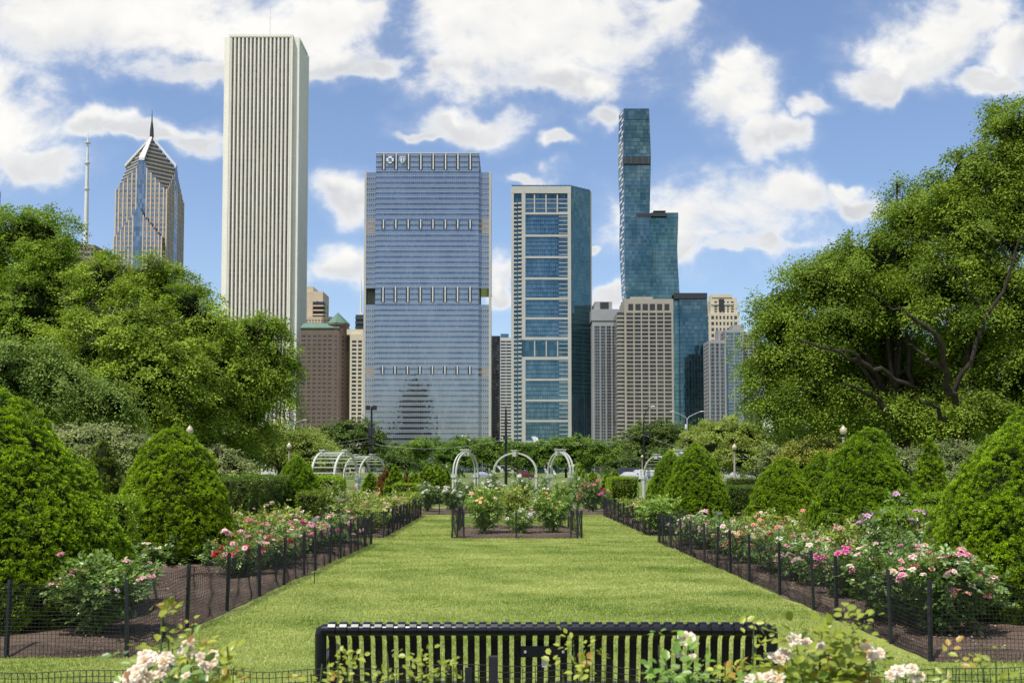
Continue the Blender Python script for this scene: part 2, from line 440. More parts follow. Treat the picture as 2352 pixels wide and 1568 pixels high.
# grass, soil
def grassmat():
    m, g, out = newmat('lawn'); co = objco(g)
    a = g.noise(co, 0.55, 5, 0.6); b = g.noise(co, 9.0, 6, 0.7); c = g.noise(g.vm('MULTIPLY', co, (1,0.35,1)), 60.0, 3, 0.7)
    f = g.m('ADD', g.m('MULTIPLY', a, 0.5), g.m('ADD', g.m('MULTIPLY', b, 0.3), g.m('MULTIPLY', c, 0.35)))
    cc = g.mix(g.rng(f, 0.38, 0.75), (0.11,0.165,0.026), (0.36,0.39,0.11))
    g.nt.links.new(principled(g, cc, 0.8, 0, 0.15, bump(g, c, 0.7, 0.02)), out.inputs[0])
    return m
M['lawn'] = grassmat()
M['blade'] = leafmat('grass_blade', (0.145,0.238,0.032), (0.560,0.605,0.195), (0.51,0.63,0.11), 0.5, 0.30, 0.25)
def meadowmat():
    m, g, out = newmat('meadow_grass'); co = objco(g)
    a = g.noise(co, 0.05, 6, 0.65); b = g.noise(co, 1.4, 6, 0.7)
    f = g.m('ADD', g.m('MULTIPLY', a, 0.55), g.m('MULTIPLY', b, 0.45))
    cc = g.mix(g.rng(f, 0.35, 0.65), (0.075,0.12,0.026), (0.18,0.22,0.065))
    g.nt.links.new(principled(g, cc, 0.85, 0, 0.1, bump(g, b, 0.5, 0.1)), out.inputs[0])
    return m
M['meadow'] = meadowmat()
def soilmat():
    m, g, out = newmat('mulch'); co = objco(g)
    a = g.noise(co, 1.2, 4, 0.6); b = g.noise(co, 45.0, 6, 0.75); v = g.n('ShaderNodeTexVoronoi'); g.put(v.inputs['Vector'], co); v.inputs['Scale'].default_value = 70
    f = g.m('ADD', g.m('MULTIPLY', a, 0.35), g.m('MULTIPLY', b, 0.65))
    cc = g.mix(g.rng(f, 0.34, 0.68), (0.055,0.038,0.028), (0.25,0.185,0.14))
    h = g.m('ADD', g.m('MULTIPLY', b, 0.7), g.m('MULTIPLY', v.outputs['Distance'], 0.5))
    g.nt.links.new(principled(g, cc, 0.95, 0, 0.1, bump(g, h, 0.9, 0.03)), out.inputs[0])
    return m
M['mulch'] = soilmat()
M['chip'] = leafmat('mulch_chip', (0.06,0.040,0.028), (0.50,0.38,0.27), None, 0.9, 0.0, 0.1)
M['asphalt'] = pbr('asphalt', (0.05,0.05,0.052), 0.9, 0, 0.2, 0.25, 0.6, 0.3, 30)
M['gravel'] = pbr('gravel', (0.33,0.28,0.22), 0.9, 0, 0.2, 0.2, 1.5, 0.4, 40)
M['concrete'] = pbr('concrete', (0.30,0.29,0.27), 0.85, 0, 0.3, 0.15, 1.0, 0.2, 30)
# ------------------------------------------------------------------ ground, lawn, beds
def sheet(name, x0, x1, y0, y1, z, m, nx=2, ny=2):
    xs = np.linspace(x0, x1, nx); ys = np.linspace(y0, y1, ny)
    X, Y = np.meshgrid(xs, ys); V = np.stack([X, Y, np.full_like(X, z)], -1).reshape(-1, 3)
    i = np.arange((ny-1)*(nx-1)); r, c = i//(nx-1), i % (nx-1); a = r*nx+c
    F = np.stack([a, a+1, a+1+nx, a+nx], 1)
    return struct(name, mk(name, V, F, m))

sheet('ground', -9000, 9000, -3000, 14000, 0.0, M['meadow'], 40, 40)
sheet('lawn', -16, 16, 4.2, 45.5, 0.006, M['lawn'], 3, 3)
sheet('path', -60, 60, 62.0, 64.4, 0.010, M['gravel'], 3, 2)
road_mb = MB(); road_mb.box(-700, 700, 176, 192, 0.0, 0.012)
struct('road', road_mb.data('road', M['asphalt']))
kb = MB(); kb.box(-700, 700, 175.6, 176.0, 0, 0.13)
struct('kerb', kb.data('kerb', M['concrete']))
lm = MB()
for i in range(-60, 60): lm.box(i*6.0, i*6.0+3.0, 183.9, 184.05, 0.013, 0.017)
struct('road_marking', lm.data('road_marking', M['white_paint']))

XL, XR = -3.32, 3.48                    # the lawn's edges
BEDS = []
def bed(name, c00, c10, c11, c01, top=0.07, cell=0.12):
    """Mounded mulch bed between four ground corners."""
    c00, c10, c11, c01 = [np.array(c, float) for c in (c00, c10, c11, c01)]
    lx = np.linalg.norm(c10-c00); ly = np.linalg.norm(c01-c00)
    nx, ny = int(lx/cell)+2, int(ly/cell)+2
    s, t = np.meshgrid(np.linspace(0,1,nx), np.linspace(0,1,ny))
    P = c00*((1-s)*(1-t))[...,None] + c10*(s*(1-t))[...,None] + c11*(s*t)[...,None] + c01*((1-s)*t)[...,None]
    e = np.minimum(np.minimum(s, 1-s)*lx, np.minimum(t, 1-t)*ly)
    P = P + 0.035*np.stack([field(77,.9)(np.concatenate([P,0*P[...,:1]],-1).reshape(-1,3)), field(78,.7)(np.concatenate([P,0*P[...,:1]],-1).reshape(-1,3))],-1).reshape(P.shape)
    f = field(len(name)*37+ord(name[0]), 0.5); f2 = field(11, 2.2)
    P3 = np.concatenate([P, np.zeros_like(P[...,:1])], -1)
    z = 0.010 + np.minimum(e*0.28, top)*(1 + 0.25*f2(P3.reshape(-1,3)).reshape(e.shape)) + np.minimum(e, 0.2)*0.05*f(P3.reshape(-1,3)).reshape(e.shape)
    V = np.concatenate([P, np.maximum(z, 0.010)[...,None]], -1).reshape(-1,3)
    i = np.arange((ny-1)*(nx-1)); r, c = i//(nx-1), i % (nx-1); a = r*nx+c
    F = np.stack([a, a+1, a+1+nx, a+nx], 1)
    BEDS.append((c00, c10, c11, c01, lx, ly, top))
    return struct('garden_bed', mk('garden_bed', V, F, M['mulch'], smooth=True))

bed('l1', (-13, 8.85), (-3.40, 8.85), (-3.14, 22.6), (-13, 22.6))
bed('l2', (-13, 24.3), (-3.10, 24.3), (-3.27, 36.2), (-13, 36.2))
bed('r1', (3.64, 8.65), (13, 8.65), (13, 23.0), (3.36, 23.0))
bed('r2', (3.46, 25.2), (13, 25.2), (13, 36.2), (3.32, 36.2))
bed('c', (-1.46, 24.3), (1.68, 24.3), (1.62, 29.2), (-1.42, 29.2))
bed('b', (-4.6, 37.3), (5.6, 37.3), (5.6, 42.6), (-4.6, 42.6), 0.07, 0.25)
bed('f', (-3.4, 0.9), (4.4, 0.9), (4.4, 4.45), (-3.4, 4.45))

# loose chips on the mulch and fallen petals
rg = np.random.default_rng(5)
def scatter_in(b, n):
    c00, c10, c11, c01, lx, ly, top = b
    s, t = rg.random(n), rg.random(n)
    P = c00*((1-s)*(1-t))[:,None] + c10*(s*(1-t))[:,None] + c11*(s*t)[:,None] + c01*((1-s)*t)[:,None]
    e = np.minimum(np.minimum(s,1-s)*lx, np.minimum(t,1-t)*ly)
    return np.c_[P, 0.016 + np.minimum(e*0.28, top)]
P = np.concatenate([scatter_in(BEDS[0], 42000), scatter_in(BEDS[2], 42000), scatter_in(BEDS[4], 7000), scatter_in(BEDS[1], 5000), scatter_in(BEDS[3], 5000)])
P = P[(np.abs(P[:,0]) < 8.5)]
n = len(P)
D = unit(np.c_[rg.normal(0,1,n), rg.normal(0,1,n), rg.normal(0,0.25,n)])
Nn = unit(np.c_[rg.normal(0,.4,n), rg.normal(0,.4,n), np.ones(n)])
V, F = leaf_quads(P, D, Nn, rg.uniform(.012,.04,n), rg.uniform(.006,.016,n), 0.05)
chips = struct('mulch_chips', mk('mulch_chips', V, F, M['chip'], tint=np.repeat(rg.random(n)**3, 4))); chips['kind'] = 'stuff'

P = np.concatenate([scatter_in(BEDS[2], 1500), scatter_in(BEDS[0], 700), scatter_in(BEDS[4], 120)]); P = P[(np.abs(P[:,0]) < 6.2)]; n = len(P)
V, F = leaf_quads(P+np.array([0,0,.012]), np.c_[rg.normal(0,1,n), rg.normal(0,1,n), rg.normal(0,.2,n)], np.c_[rg.normal(0,.5,n), rg.normal(0,.5,n), np.ones(n)], rg.uniform(.015,.03,n), rg.uniform(.012,.022,n), 0.15)
pet = struct('fallen_petals', mk('fallen_petals', V, F, M['petal_pale_pink'], tint=np.repeat(rg.random(n), 4))); pet['kind'] = 'stuff'

# grass: blades over the turf the camera looks across
def in_bed(x, y):
    wob = 0.035*np.sin(y*1.7+np.sin(y*4.1))+0.025*np.sin(y*7.3)+rg.normal(0,.02,len(y))
    k = (x < XL+0.09+wob) & (((y > 8.85) & (y < 22.6)) | ((y > 24.3) & (y < 36.2)))
    k |= (x > XR+0.0+wob) & (((y > 8.65) & (y < 23.0)) | ((y > 25.2) & (y < 36.2)))
    k |= (x > -1.46) & (x < 1.66) & (y > 24.3) & (y < 29.2)
    return k
def blades(n, y0, y1, xw, h, wdt):
    x = rg.uniform(-xw, xw, n); y = y0*(y1/y0)**rg.random(n)
    k = (np.abs(x) < y*0.56+0.6) & ~in_bed(x, y); x, y = x[k], y[k]; n = len(x)
    P = np.c_[x, y, np.full(n, 0.004)]
    fa = field(3, 0.9); fb = field(4, 0.28); fc = field(9, 3.2)
    fd = field(19, 1.6); lum = 0.53 + 0.18*fa(P*np.array([.5,1.3,1])) + 0.13*fb(P*np.array([.5,1.3,1])) + 0.15*fc(P) + 0.13*fd(P*np.array([.25,1.0,1])) + rg.normal(0, 0.085, n)
    hh = h*(1 + 0.22*fb(P+5) + rg.normal(0, .18, n)); sc = 1 + (y-y0)/y0*0.55
    D = np.c_[rg.normal(0,.55,n), rg.normal(0,.55,n), np.ones(n)]
    Nn = np.c_[rg.normal(0,1,n), rg.normal(0,1,n), rg.normal(0,.2,n)]
    V, F = leaf_quads(P, D, Nn, np.clip(hh, .012, .09), wdt*sc, 0.1)
    return V, F, np.repeat(np.clip(lum, 0, 0.96), 4)
V1, F1, t1 = blades(1000000, 5.6, 37.2, 7.6, 0.029, 0.0048)
grass = struct('grass', mk('grass', V1, F1, M['blade'], tint=t1)); grass['kind'] = 'stuff'

# ------------------------------------------------------------------ black net fences
def fence(label, pts, h, posts, cell=0.026, wire=0.0011, wav=0.03, seed=1, post_h=0.03, group='black net fences around the rose beds'):
    root = thing('net_fence', label, 'fence', (pts[0][0], pts[0][1], 0), 0, group)
    o = np.array(pts, float); seg = np.linalg.norm(np.diff(o, axis=0), axis=1); cum = np.r_[0, np.cumsum(seg)]; L = cum[-1]
    ns = max(2, int(L/cell)); nz = max(2, int(h/cell))
    s = np.linspace(0, L, ns+1); z = np.linspace(0.015, h, nz+1)
    x = np.interp(s, cum, o[:,0]); y = np.interp(s, cum, o[:,1])
    k = np.clip(np.searchsorted(cum, s, 'right')-1, 0, len(seg)-1)
    dd = (np.diff(o, axis=0)/seg[:,None])[k]; nn = np.c_[dd[:,1], -dd[:,0]]
    f = field(seed, 0.8); f2 = field(seed+5, 0.35); S, Z = np.meshgrid(s, z, indexing='ij')
    Q = np.stack([S, Z*1.3, 0*S], -1).reshape(-1,3)
    ps = np.array(posts, float); dist = np.min(np.abs(s[:,None]-ps[None,:]), axis=1) if len(ps) else np.ones_like(s)
    damp = np.clip(dist/0.35, 0.15, 1)[:,None]
    off = wav*(f(Q)+0.5*f2(Q)).reshape(S.shape)*damp
    sag = 0.045*damp*(0.6+0.4*f(np.c_[s, s*0+3, s*0])[:,None])
    P = np.zeros((ns+1, nz+1, 3))
    P[...,0] = x[:,None] + nn[:,0,None]*off; P[...,1] = y[:,None] + nn[:,1,None]*off
    P[...,2] = Z - sag*(Z/h)
    P[...,0:2] -= np.array(pts[0])
    Vs, Fs, base = [], [], 0
    def run(A, e1, e2):          # A (a,b,3): a lines of b points -> 3-sided rods
        nonlocal base
        a, b, _ = A.shape
        r = np.stack([A + wire*(math.cos(q)*e1 + math.sin(q)*e2) for q in (0, 2.0944, 4.18879)], 2)
        Vs.append(r.reshape(-1,3))
        I, J, K = np.meshgrid(np.arange(a), np.arange(b-1), np.arange(3), indexing='ij')
        i0 = base + (I*b+J)*3
        Fs.append(np.stack([i0+K, i0+(K+1)%3, i0+3+(K+1)%3, i0+3+K], -1).reshape(-1,4)); base += a*b*3
    d3 = np.c_[dd, 0*dd[:,0]][:,None,:]; n3 = np.c_[nn, 0*nn[:,0]][:,None,:]
    run(P, d3, n3)
    PT = np.transpose(P, (1,0,2)); run(PT, np.transpose(n3,(1,0,2)), np.array([0,0,1.0])[None,None,:])
    link('netting', mk('netting', np.concatenate(Vs), np.concatenate(Fs), M['net']), root)
    pm = None
    for q in posts:
        px = np.interp(q, cum, o[:,0])-pts[0][0]; py = np.interp(q, cum, o[:,1])-pts[0][1]
        if pm is None:
            b = MB(); hh = h+post_h
            b.box(-0.016, 0.016, -0.005, 0.005, -0.02, hh); b.box(-0.016, -0.010, 0.0051, 0.022, -0.02, hh-0.004); b.box(0.010, 0.016, 0.0051, 0.022, -0.02, hh-0.004)
            for j in range(7): b.box(-0.021, -0.0162, -0.004, 0.012, 0.08+j*0.085, 0.095+j*0.085)
            pm = b.data('post', M['dark_post'])
        a = random.uniform(-0.045, 0.045)
        link('post', pm, root, (px, py, 0), (a, random.uniform(-.03,.03), random.uniform(-.5,.5)))
    return root

fence('long black net fence along the left edge of the near lawn', [(-3.40,8.85),(-3.30,14.0),(-3.14,22.5),(-4.4,22.75)], 0.66,
      [0.02,1.55,2.9,4.3,5.6,6.9,7.7,8.9,9.9,11.0,11.8,12.6,13.5,14.9], 0.036, 0.0026, 0.022, 3)
fence('black net fence running sideways across the front of the left bed beside the lawn corner', [(-11.0,8.86),(-3.44,8.83)], 0.66, [0.3,1.9,3.6,5.3,6.55], 0.034, 0.0020, 0.02, 4)
fence('black net fence on the far left lawn edge beyond the gap in the fencing', [(-4.3,24.2),(-3.12,24.3),(-3.27,36.2)], 0.66,
      [0.1,1.2,2.2,3.2,4.4,5.3,6.2,7.2,8.3,9.4,10.4,11.5,12.6], 0.045, 0.0036, 0.035, 6)
fence('long black net fence along the right edge of the near lawn', [(3.62,8.66),(3.52,15.0),(3.34,23.0),(4.3,23.2)], 0.68,
      [0.02,0.9,2.4,3.2,4.6,6.2,7.35,8.3,9.3,10.5,11.5,12.6,13.6,14.4], 0.036, 0.0026, 0.022, 8)
fence('black net fence running sideways across the front of the right bed under pink roses', [(3.66,8.63),(11.5,8.62)], 0.68, [1.7,3.4,5.2], 0.034, 0.0020, 0.02, 9)
fence('black net fence on the far right lawn edge beyond the gap in the fencing', [(4.4,25.0),(3.46,25.2),(3.32,36.2)], 0.66,
      [0.1,0.95,1.9,3.0,4.1,5.2,6.2,7.4,8.5,9.6,10.8,11.9], 0.045, 0.0036, 0.035, 12)
fence('square black net fence around the rose island in the middle of the lawn', [(-1.47,24.25),(1.70,24.25),(1.64,29.2),(-1.44,29.2),(-1.47,24.3)], 0.66,
      [0.02,0.14,0.30,1.58,2.9,3.05,3.15,3.28,4.6,6.4,8.1,9.7,11.2,12.2,13.0], 0.036, 0.0017, 0.02, 14)
fence('black net fence in front of the white roses beyond the lawn', [(-4.6,37.2),(5.6,37.2)], 0.62, [0.4,1.9,3.4,5.0,6.5,8.1,9.6], 0.05, 0.0032, 0.03, 16)
fence('wide meshed black net fence behind the bench with a grey stake', [(-3.2,4.62),(4.4,4.62)], 0.765, [3.0,6.3,7.4], 0.029, 0.0021, 0.012, 18, -0.01)
# ------------------------------------------------------------------ clipped yews and hedges
def tufts(P, Nn, rgn, n_needle, L, W, spread=0.75, upb=0.35):
    """Little sprays of needles standing off a clipped surface."""
    n = len(P)
    base = unit(Nn + np.array([0,0,upb]) + rgn.normal(0, 0.25, (n,3)))
    PP = np.repeat(P, n_needle, 0); B = np.repeat(base, n_needle, 0)
    D = unit(B + rgn.normal(0, spread, PP.shape))
    NN = rgn.normal(0, 1, PP.shape)
    l = rgn.uniform(0.6, 1.25, len(PP))*L
    V, F = leaf_quads(PP, D, NN, l, np.full(len(PP), W), 0.1)
    return V, F

def yew_mesh(seed, rad, h, n_tuft, L=0.05, W=0.011, power=1.9, sharp=0.0, mats=('yew','core'), lump=0.035, clump=.036):
    """Dome- to cone-shaped clipped yew with a near-black core as its inner shade."""
    rgn = np.random.default_rng(seed); f1 = field(seed, 0.55); f2 = field(seed+1, 0.17)
    TT = np.array([0,.04,.12,.25,.38,.5,.62,.74,.84,.92,.97,1.0])
    RD = np.array([.80,.88,.96,1.0,.965,.89,.78,.64,.485,.31,.16,.0])
    RC = np.array([.84,.92,.985,.96,.855,.72,.565,.405,.265,.15,.07,.0])
    def prof(t): return (np.interp(t, TT, RD)*(1-sharp)+np.interp(t, TT, RC)*sharp)*rad
    per = 11; m = n_tuft//per*2
    t = rgn.random(m); r = prof(t); keep = rgn.random(m) < np.maximum(r/rad, 0.12); t = t[keep][:n_tuft//per]
    a = rgn.uniform(0, 2*math.pi, len(t))
    def surf(t, a):
        r = prof(t); P = np.stack([r*np.cos(a), r*np.sin(a), t*h], -1)
        return P
    e = 0.01; C0 = surf(t, a); Pa = surf(t, a+e); Pt = surf(np.clip(t+e,0,1), a)
    N0 = np.nan_to_num(unit(np.cross(Pa-C0, Pt-C0))); N0[t > 0.97] = (0,0,1)
    keep = (field(seed+9, .42)(C0) + .45*field(seed+10,.13)(C0)) < 1.55; C0, N0, t = C0[keep], N0[keep], t[keep]
    cs = clump*.62*rgn.uniform(.6,1.35,len(t))
    deep = rgn.random(len(t))
    C0 = C0 + N0*(f1(C0)*lump + f2(C0)*lump*0.45 - 0.05*deep**2 + .03*(rgn.random(len(t)) < .02))[:,None]
    u = rgn.normal(0,1,(len(t),per,3)); u -= N0[:,None,:]*np.sum(u*N0[:,None,:], -1, keepdims=True)
    off = u*cs[:,None,None]; q = np.sum(u**2, -1)
    P = C0[:,None,:] + off + N0[:,None,:]*(cs[:,None]*(0.80-0.46*q))[...,None] + np.array([0,0,-1.0])*(cs[:,None]*.18*q)[...,None]
    N_ = unit(N0[:,None,:] + 0.55*u); P = P.reshape(-1,3); N_ = N_.reshape(-1,3); n = len(P)
    V, F = tufts(P, N_, rgn, 6, L, W)
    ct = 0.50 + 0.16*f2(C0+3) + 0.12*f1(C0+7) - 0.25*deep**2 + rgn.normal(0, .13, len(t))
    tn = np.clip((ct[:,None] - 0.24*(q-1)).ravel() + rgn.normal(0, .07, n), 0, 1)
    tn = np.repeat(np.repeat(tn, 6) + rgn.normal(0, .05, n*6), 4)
    # near-black core painting the shade behind the tufts
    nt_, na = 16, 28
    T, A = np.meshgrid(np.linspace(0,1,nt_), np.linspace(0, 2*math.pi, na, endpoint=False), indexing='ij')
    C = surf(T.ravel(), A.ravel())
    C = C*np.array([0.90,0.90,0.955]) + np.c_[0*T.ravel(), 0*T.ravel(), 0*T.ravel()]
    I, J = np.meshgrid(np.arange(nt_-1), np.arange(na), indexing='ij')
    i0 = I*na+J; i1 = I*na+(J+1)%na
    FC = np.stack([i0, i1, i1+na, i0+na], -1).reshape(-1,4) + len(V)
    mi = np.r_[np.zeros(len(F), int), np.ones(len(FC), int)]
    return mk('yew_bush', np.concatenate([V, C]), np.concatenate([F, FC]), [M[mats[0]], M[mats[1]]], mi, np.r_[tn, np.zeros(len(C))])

def hedge_mesh(seed, lx, ly, h, n_tuft, L=0.05, W=0.018, mats=('privet','core'), rnd=0.25):
    """Clipped box hedge with soft edges, standing on z=0 around its middle."""
    rgn = np.random.default_rng(seed); f1 = field(seed, 0.5); f2 = field(seed+2, 0.15)
    ar = np.array([lx*ly, lx*h, lx*h, ly*h, ly*h]); side = rgn.choice(5, n_tuft, p=ar/ar.sum())
    u, v = rgn.uniform(-1,1,n_tuft), rgn.uniform(-1,1,n_tuft)
    P = np.zeros((n_tuft,3)); N_ = np.zeros((n_tuft,3))
    for s_, (pt, nr) in enumerate([((u,v,1+0*u),(0,0,1)),((u,-1+0*u,v),(0,-1,0)),((u,1+0*u,v),(0,1,0)),((-1+0*u,u,v),(-1,0,0)),((1+0*u,u,v),(1,0,0))]):
        k = side == s_
        P[k] = np.stack(pt, -1)[k]; N_[k] = nr
    E = np.abs(P); over = np.sum(np.clip(E-0.8, 0, 1)**2, 1)
    P = P*(1-over*rnd*1.4)[:,None]
    P = P*np.array([lx/2, ly/2, h/2]) + np.array([0,0,h/2])
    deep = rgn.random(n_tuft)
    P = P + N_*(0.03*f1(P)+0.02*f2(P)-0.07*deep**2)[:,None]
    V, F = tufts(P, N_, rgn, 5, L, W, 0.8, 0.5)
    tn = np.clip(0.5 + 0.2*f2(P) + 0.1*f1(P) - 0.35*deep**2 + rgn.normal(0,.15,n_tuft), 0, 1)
    b = MB(); b.box(-lx/2*.88, lx/2*.88, -ly/2*.88, ly/2*.88, 0, h*.93)  # near-black box painting the shade inside the hedge
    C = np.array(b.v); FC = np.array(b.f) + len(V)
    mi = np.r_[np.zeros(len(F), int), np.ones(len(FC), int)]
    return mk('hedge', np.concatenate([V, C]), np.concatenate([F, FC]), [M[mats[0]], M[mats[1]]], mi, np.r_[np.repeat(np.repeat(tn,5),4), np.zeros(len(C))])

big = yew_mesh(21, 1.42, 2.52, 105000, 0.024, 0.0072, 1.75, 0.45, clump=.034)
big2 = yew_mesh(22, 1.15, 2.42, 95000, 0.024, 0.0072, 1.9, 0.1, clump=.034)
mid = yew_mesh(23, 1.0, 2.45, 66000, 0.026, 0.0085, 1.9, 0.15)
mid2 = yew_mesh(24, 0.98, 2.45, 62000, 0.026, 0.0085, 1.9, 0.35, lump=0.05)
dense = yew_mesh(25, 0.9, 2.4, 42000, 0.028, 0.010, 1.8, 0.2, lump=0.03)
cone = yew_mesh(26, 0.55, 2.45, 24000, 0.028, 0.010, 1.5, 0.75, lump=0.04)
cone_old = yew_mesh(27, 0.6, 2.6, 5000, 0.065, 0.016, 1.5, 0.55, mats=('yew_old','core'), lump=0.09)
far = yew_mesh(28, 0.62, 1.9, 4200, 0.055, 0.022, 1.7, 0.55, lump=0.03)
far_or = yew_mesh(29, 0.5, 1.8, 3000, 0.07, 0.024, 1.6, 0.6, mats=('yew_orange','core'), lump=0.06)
GY = 'clipped yew domes in the rose beds'
def yew(me, px, Y, h0, h, r0, r, label, group=GY, rz=None):
    o = link('yew_bush', me, None, (gx(px, Y), Y, 0.0), (0,0,random.uniform(0,6.28) if rz is None else rz), (r/r0, r/r0, h/h0))
    return tag(o, label, 'bush', group)
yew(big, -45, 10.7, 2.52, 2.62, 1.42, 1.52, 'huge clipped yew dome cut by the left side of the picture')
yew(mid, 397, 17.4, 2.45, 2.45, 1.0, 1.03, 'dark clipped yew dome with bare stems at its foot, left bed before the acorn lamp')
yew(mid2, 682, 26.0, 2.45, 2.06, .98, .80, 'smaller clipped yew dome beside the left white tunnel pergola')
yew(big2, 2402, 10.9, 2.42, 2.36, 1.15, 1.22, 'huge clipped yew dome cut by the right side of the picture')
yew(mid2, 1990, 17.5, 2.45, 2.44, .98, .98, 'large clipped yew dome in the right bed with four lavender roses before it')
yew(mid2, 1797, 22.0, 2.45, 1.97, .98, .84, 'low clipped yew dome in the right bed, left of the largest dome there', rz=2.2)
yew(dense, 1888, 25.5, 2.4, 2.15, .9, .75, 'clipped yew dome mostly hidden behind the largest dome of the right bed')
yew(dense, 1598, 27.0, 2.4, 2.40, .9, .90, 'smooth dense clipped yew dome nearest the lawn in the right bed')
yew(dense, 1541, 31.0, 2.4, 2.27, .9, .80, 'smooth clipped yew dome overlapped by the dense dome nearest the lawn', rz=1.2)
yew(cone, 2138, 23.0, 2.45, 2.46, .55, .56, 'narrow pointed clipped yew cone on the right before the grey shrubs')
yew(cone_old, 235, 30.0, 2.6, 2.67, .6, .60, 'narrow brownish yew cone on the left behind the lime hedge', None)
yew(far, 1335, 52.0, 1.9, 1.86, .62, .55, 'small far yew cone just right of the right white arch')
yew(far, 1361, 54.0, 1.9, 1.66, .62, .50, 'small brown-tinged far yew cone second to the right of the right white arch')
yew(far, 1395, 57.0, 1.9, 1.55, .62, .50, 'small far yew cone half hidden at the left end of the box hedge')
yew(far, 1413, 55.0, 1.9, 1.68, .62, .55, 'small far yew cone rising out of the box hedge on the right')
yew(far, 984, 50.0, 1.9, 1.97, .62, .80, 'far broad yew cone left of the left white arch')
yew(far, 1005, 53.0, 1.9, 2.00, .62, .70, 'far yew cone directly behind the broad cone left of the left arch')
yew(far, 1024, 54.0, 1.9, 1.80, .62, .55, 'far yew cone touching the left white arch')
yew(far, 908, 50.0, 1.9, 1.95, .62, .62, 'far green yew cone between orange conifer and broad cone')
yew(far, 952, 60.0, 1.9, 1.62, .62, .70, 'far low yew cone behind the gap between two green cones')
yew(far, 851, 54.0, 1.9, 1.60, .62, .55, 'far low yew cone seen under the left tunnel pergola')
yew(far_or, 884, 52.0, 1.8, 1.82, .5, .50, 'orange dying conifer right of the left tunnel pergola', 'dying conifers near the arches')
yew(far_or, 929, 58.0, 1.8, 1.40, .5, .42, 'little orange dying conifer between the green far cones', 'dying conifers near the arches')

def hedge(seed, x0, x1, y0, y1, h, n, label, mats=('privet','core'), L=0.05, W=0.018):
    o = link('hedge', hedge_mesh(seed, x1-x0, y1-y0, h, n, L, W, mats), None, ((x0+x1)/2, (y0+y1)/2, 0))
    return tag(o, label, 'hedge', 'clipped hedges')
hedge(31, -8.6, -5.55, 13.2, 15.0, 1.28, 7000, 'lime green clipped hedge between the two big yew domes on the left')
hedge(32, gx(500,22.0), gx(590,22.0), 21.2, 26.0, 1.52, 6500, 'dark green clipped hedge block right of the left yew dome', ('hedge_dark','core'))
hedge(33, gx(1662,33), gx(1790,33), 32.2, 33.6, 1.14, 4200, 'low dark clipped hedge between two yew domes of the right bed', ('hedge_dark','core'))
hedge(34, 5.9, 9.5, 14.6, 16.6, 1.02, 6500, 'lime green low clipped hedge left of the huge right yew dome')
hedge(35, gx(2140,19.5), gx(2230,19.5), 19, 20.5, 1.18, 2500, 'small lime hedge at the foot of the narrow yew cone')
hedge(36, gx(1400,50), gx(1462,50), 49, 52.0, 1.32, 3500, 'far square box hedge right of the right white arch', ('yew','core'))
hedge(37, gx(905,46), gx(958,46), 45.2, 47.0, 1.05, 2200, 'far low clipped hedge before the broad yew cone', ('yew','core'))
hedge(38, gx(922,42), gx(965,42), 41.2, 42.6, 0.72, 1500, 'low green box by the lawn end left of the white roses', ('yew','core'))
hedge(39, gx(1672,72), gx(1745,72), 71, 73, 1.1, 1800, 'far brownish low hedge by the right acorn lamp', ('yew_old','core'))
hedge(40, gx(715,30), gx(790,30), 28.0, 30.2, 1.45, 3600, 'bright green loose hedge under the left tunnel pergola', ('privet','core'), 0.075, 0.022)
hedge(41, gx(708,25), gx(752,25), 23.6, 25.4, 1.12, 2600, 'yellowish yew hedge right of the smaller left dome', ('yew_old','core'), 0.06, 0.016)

# ------------------------------------------------------------------ roses
def bloom_mesh(seed, colour, layers, closed=False):
    """A rose: rings of cupped petals, radius about 1."""
    rgn = random.Random(seed); V, F, T = [], [], []
    for li, (n, r0, ln, al, wd) in enumerate(layers):
        ph = rgn.uniform(0, 6.28)
        for k in range(n):
            a = ph + 2*math.pi*k/n + rgn.uniform(-.12,.12); al_ = al*rgn.uniform(.85,1.15); b = len(V)
            L = ln*rgn.uniform(.9,1.1)
            for it, t in enumerate((0, .4, .75, 1.0)):
                ang = al_*(0.55+0.6*t)
                rr = r0 + L*t*math.sin(ang); zz = L*t*math.cos(ang)*(1.0)
                hw = wd*(0.35, 0.85, 1.0, 0.62)[it]
                for s in (-1, 0, 1):
                    q = rr - 0.22*abs(s)*hw*(1-0.4*t); da = s*hw/(max(rr, .25)+.25)
                    V.append((q*math.cos(a+da), q*math.sin(a+da), zz + 0.06*abs(s) + rgn.uniform(-.02,.02)))
                    T.append(min(1, max(0, 0.15 + 0.8*li/max(1,len(layers)-1)*(0.6+0.4*t) + rgn.uniform(-.1,.1))))
            for it in range(3):
                for s in range(2):
                    i = b+it*3+s; F.append((i, i+1, i+4, i+3))
    return mk('bloom', V, np.array(F), M['petal_'+colour], None, T, True)
FULL = [(4,.05,.62,.20,.30),(5,.10,.68,.55,.36),(6,.16,.74,.90,.42),(7,.20,.80,1.25,.46),(6,.22,.86,1.5,.48)]
OPEN = [(5,.05,.55,.5,.34),(6,.12,.75,1.0,.44),(7,.15,.85,1.4,.46)]
SMALL = [(4,.05,.55,.45,.40),(6,.12,.80,1.1,.52)]
BL = {}
for ci, c in enumerate(FLOWER):
    BL[c] = [bloom_mesh(100+ci, c, FULL), bloom_mesh(200+ci, c, OPEN), bloom_mesh(300+ci, c, SMALL)]

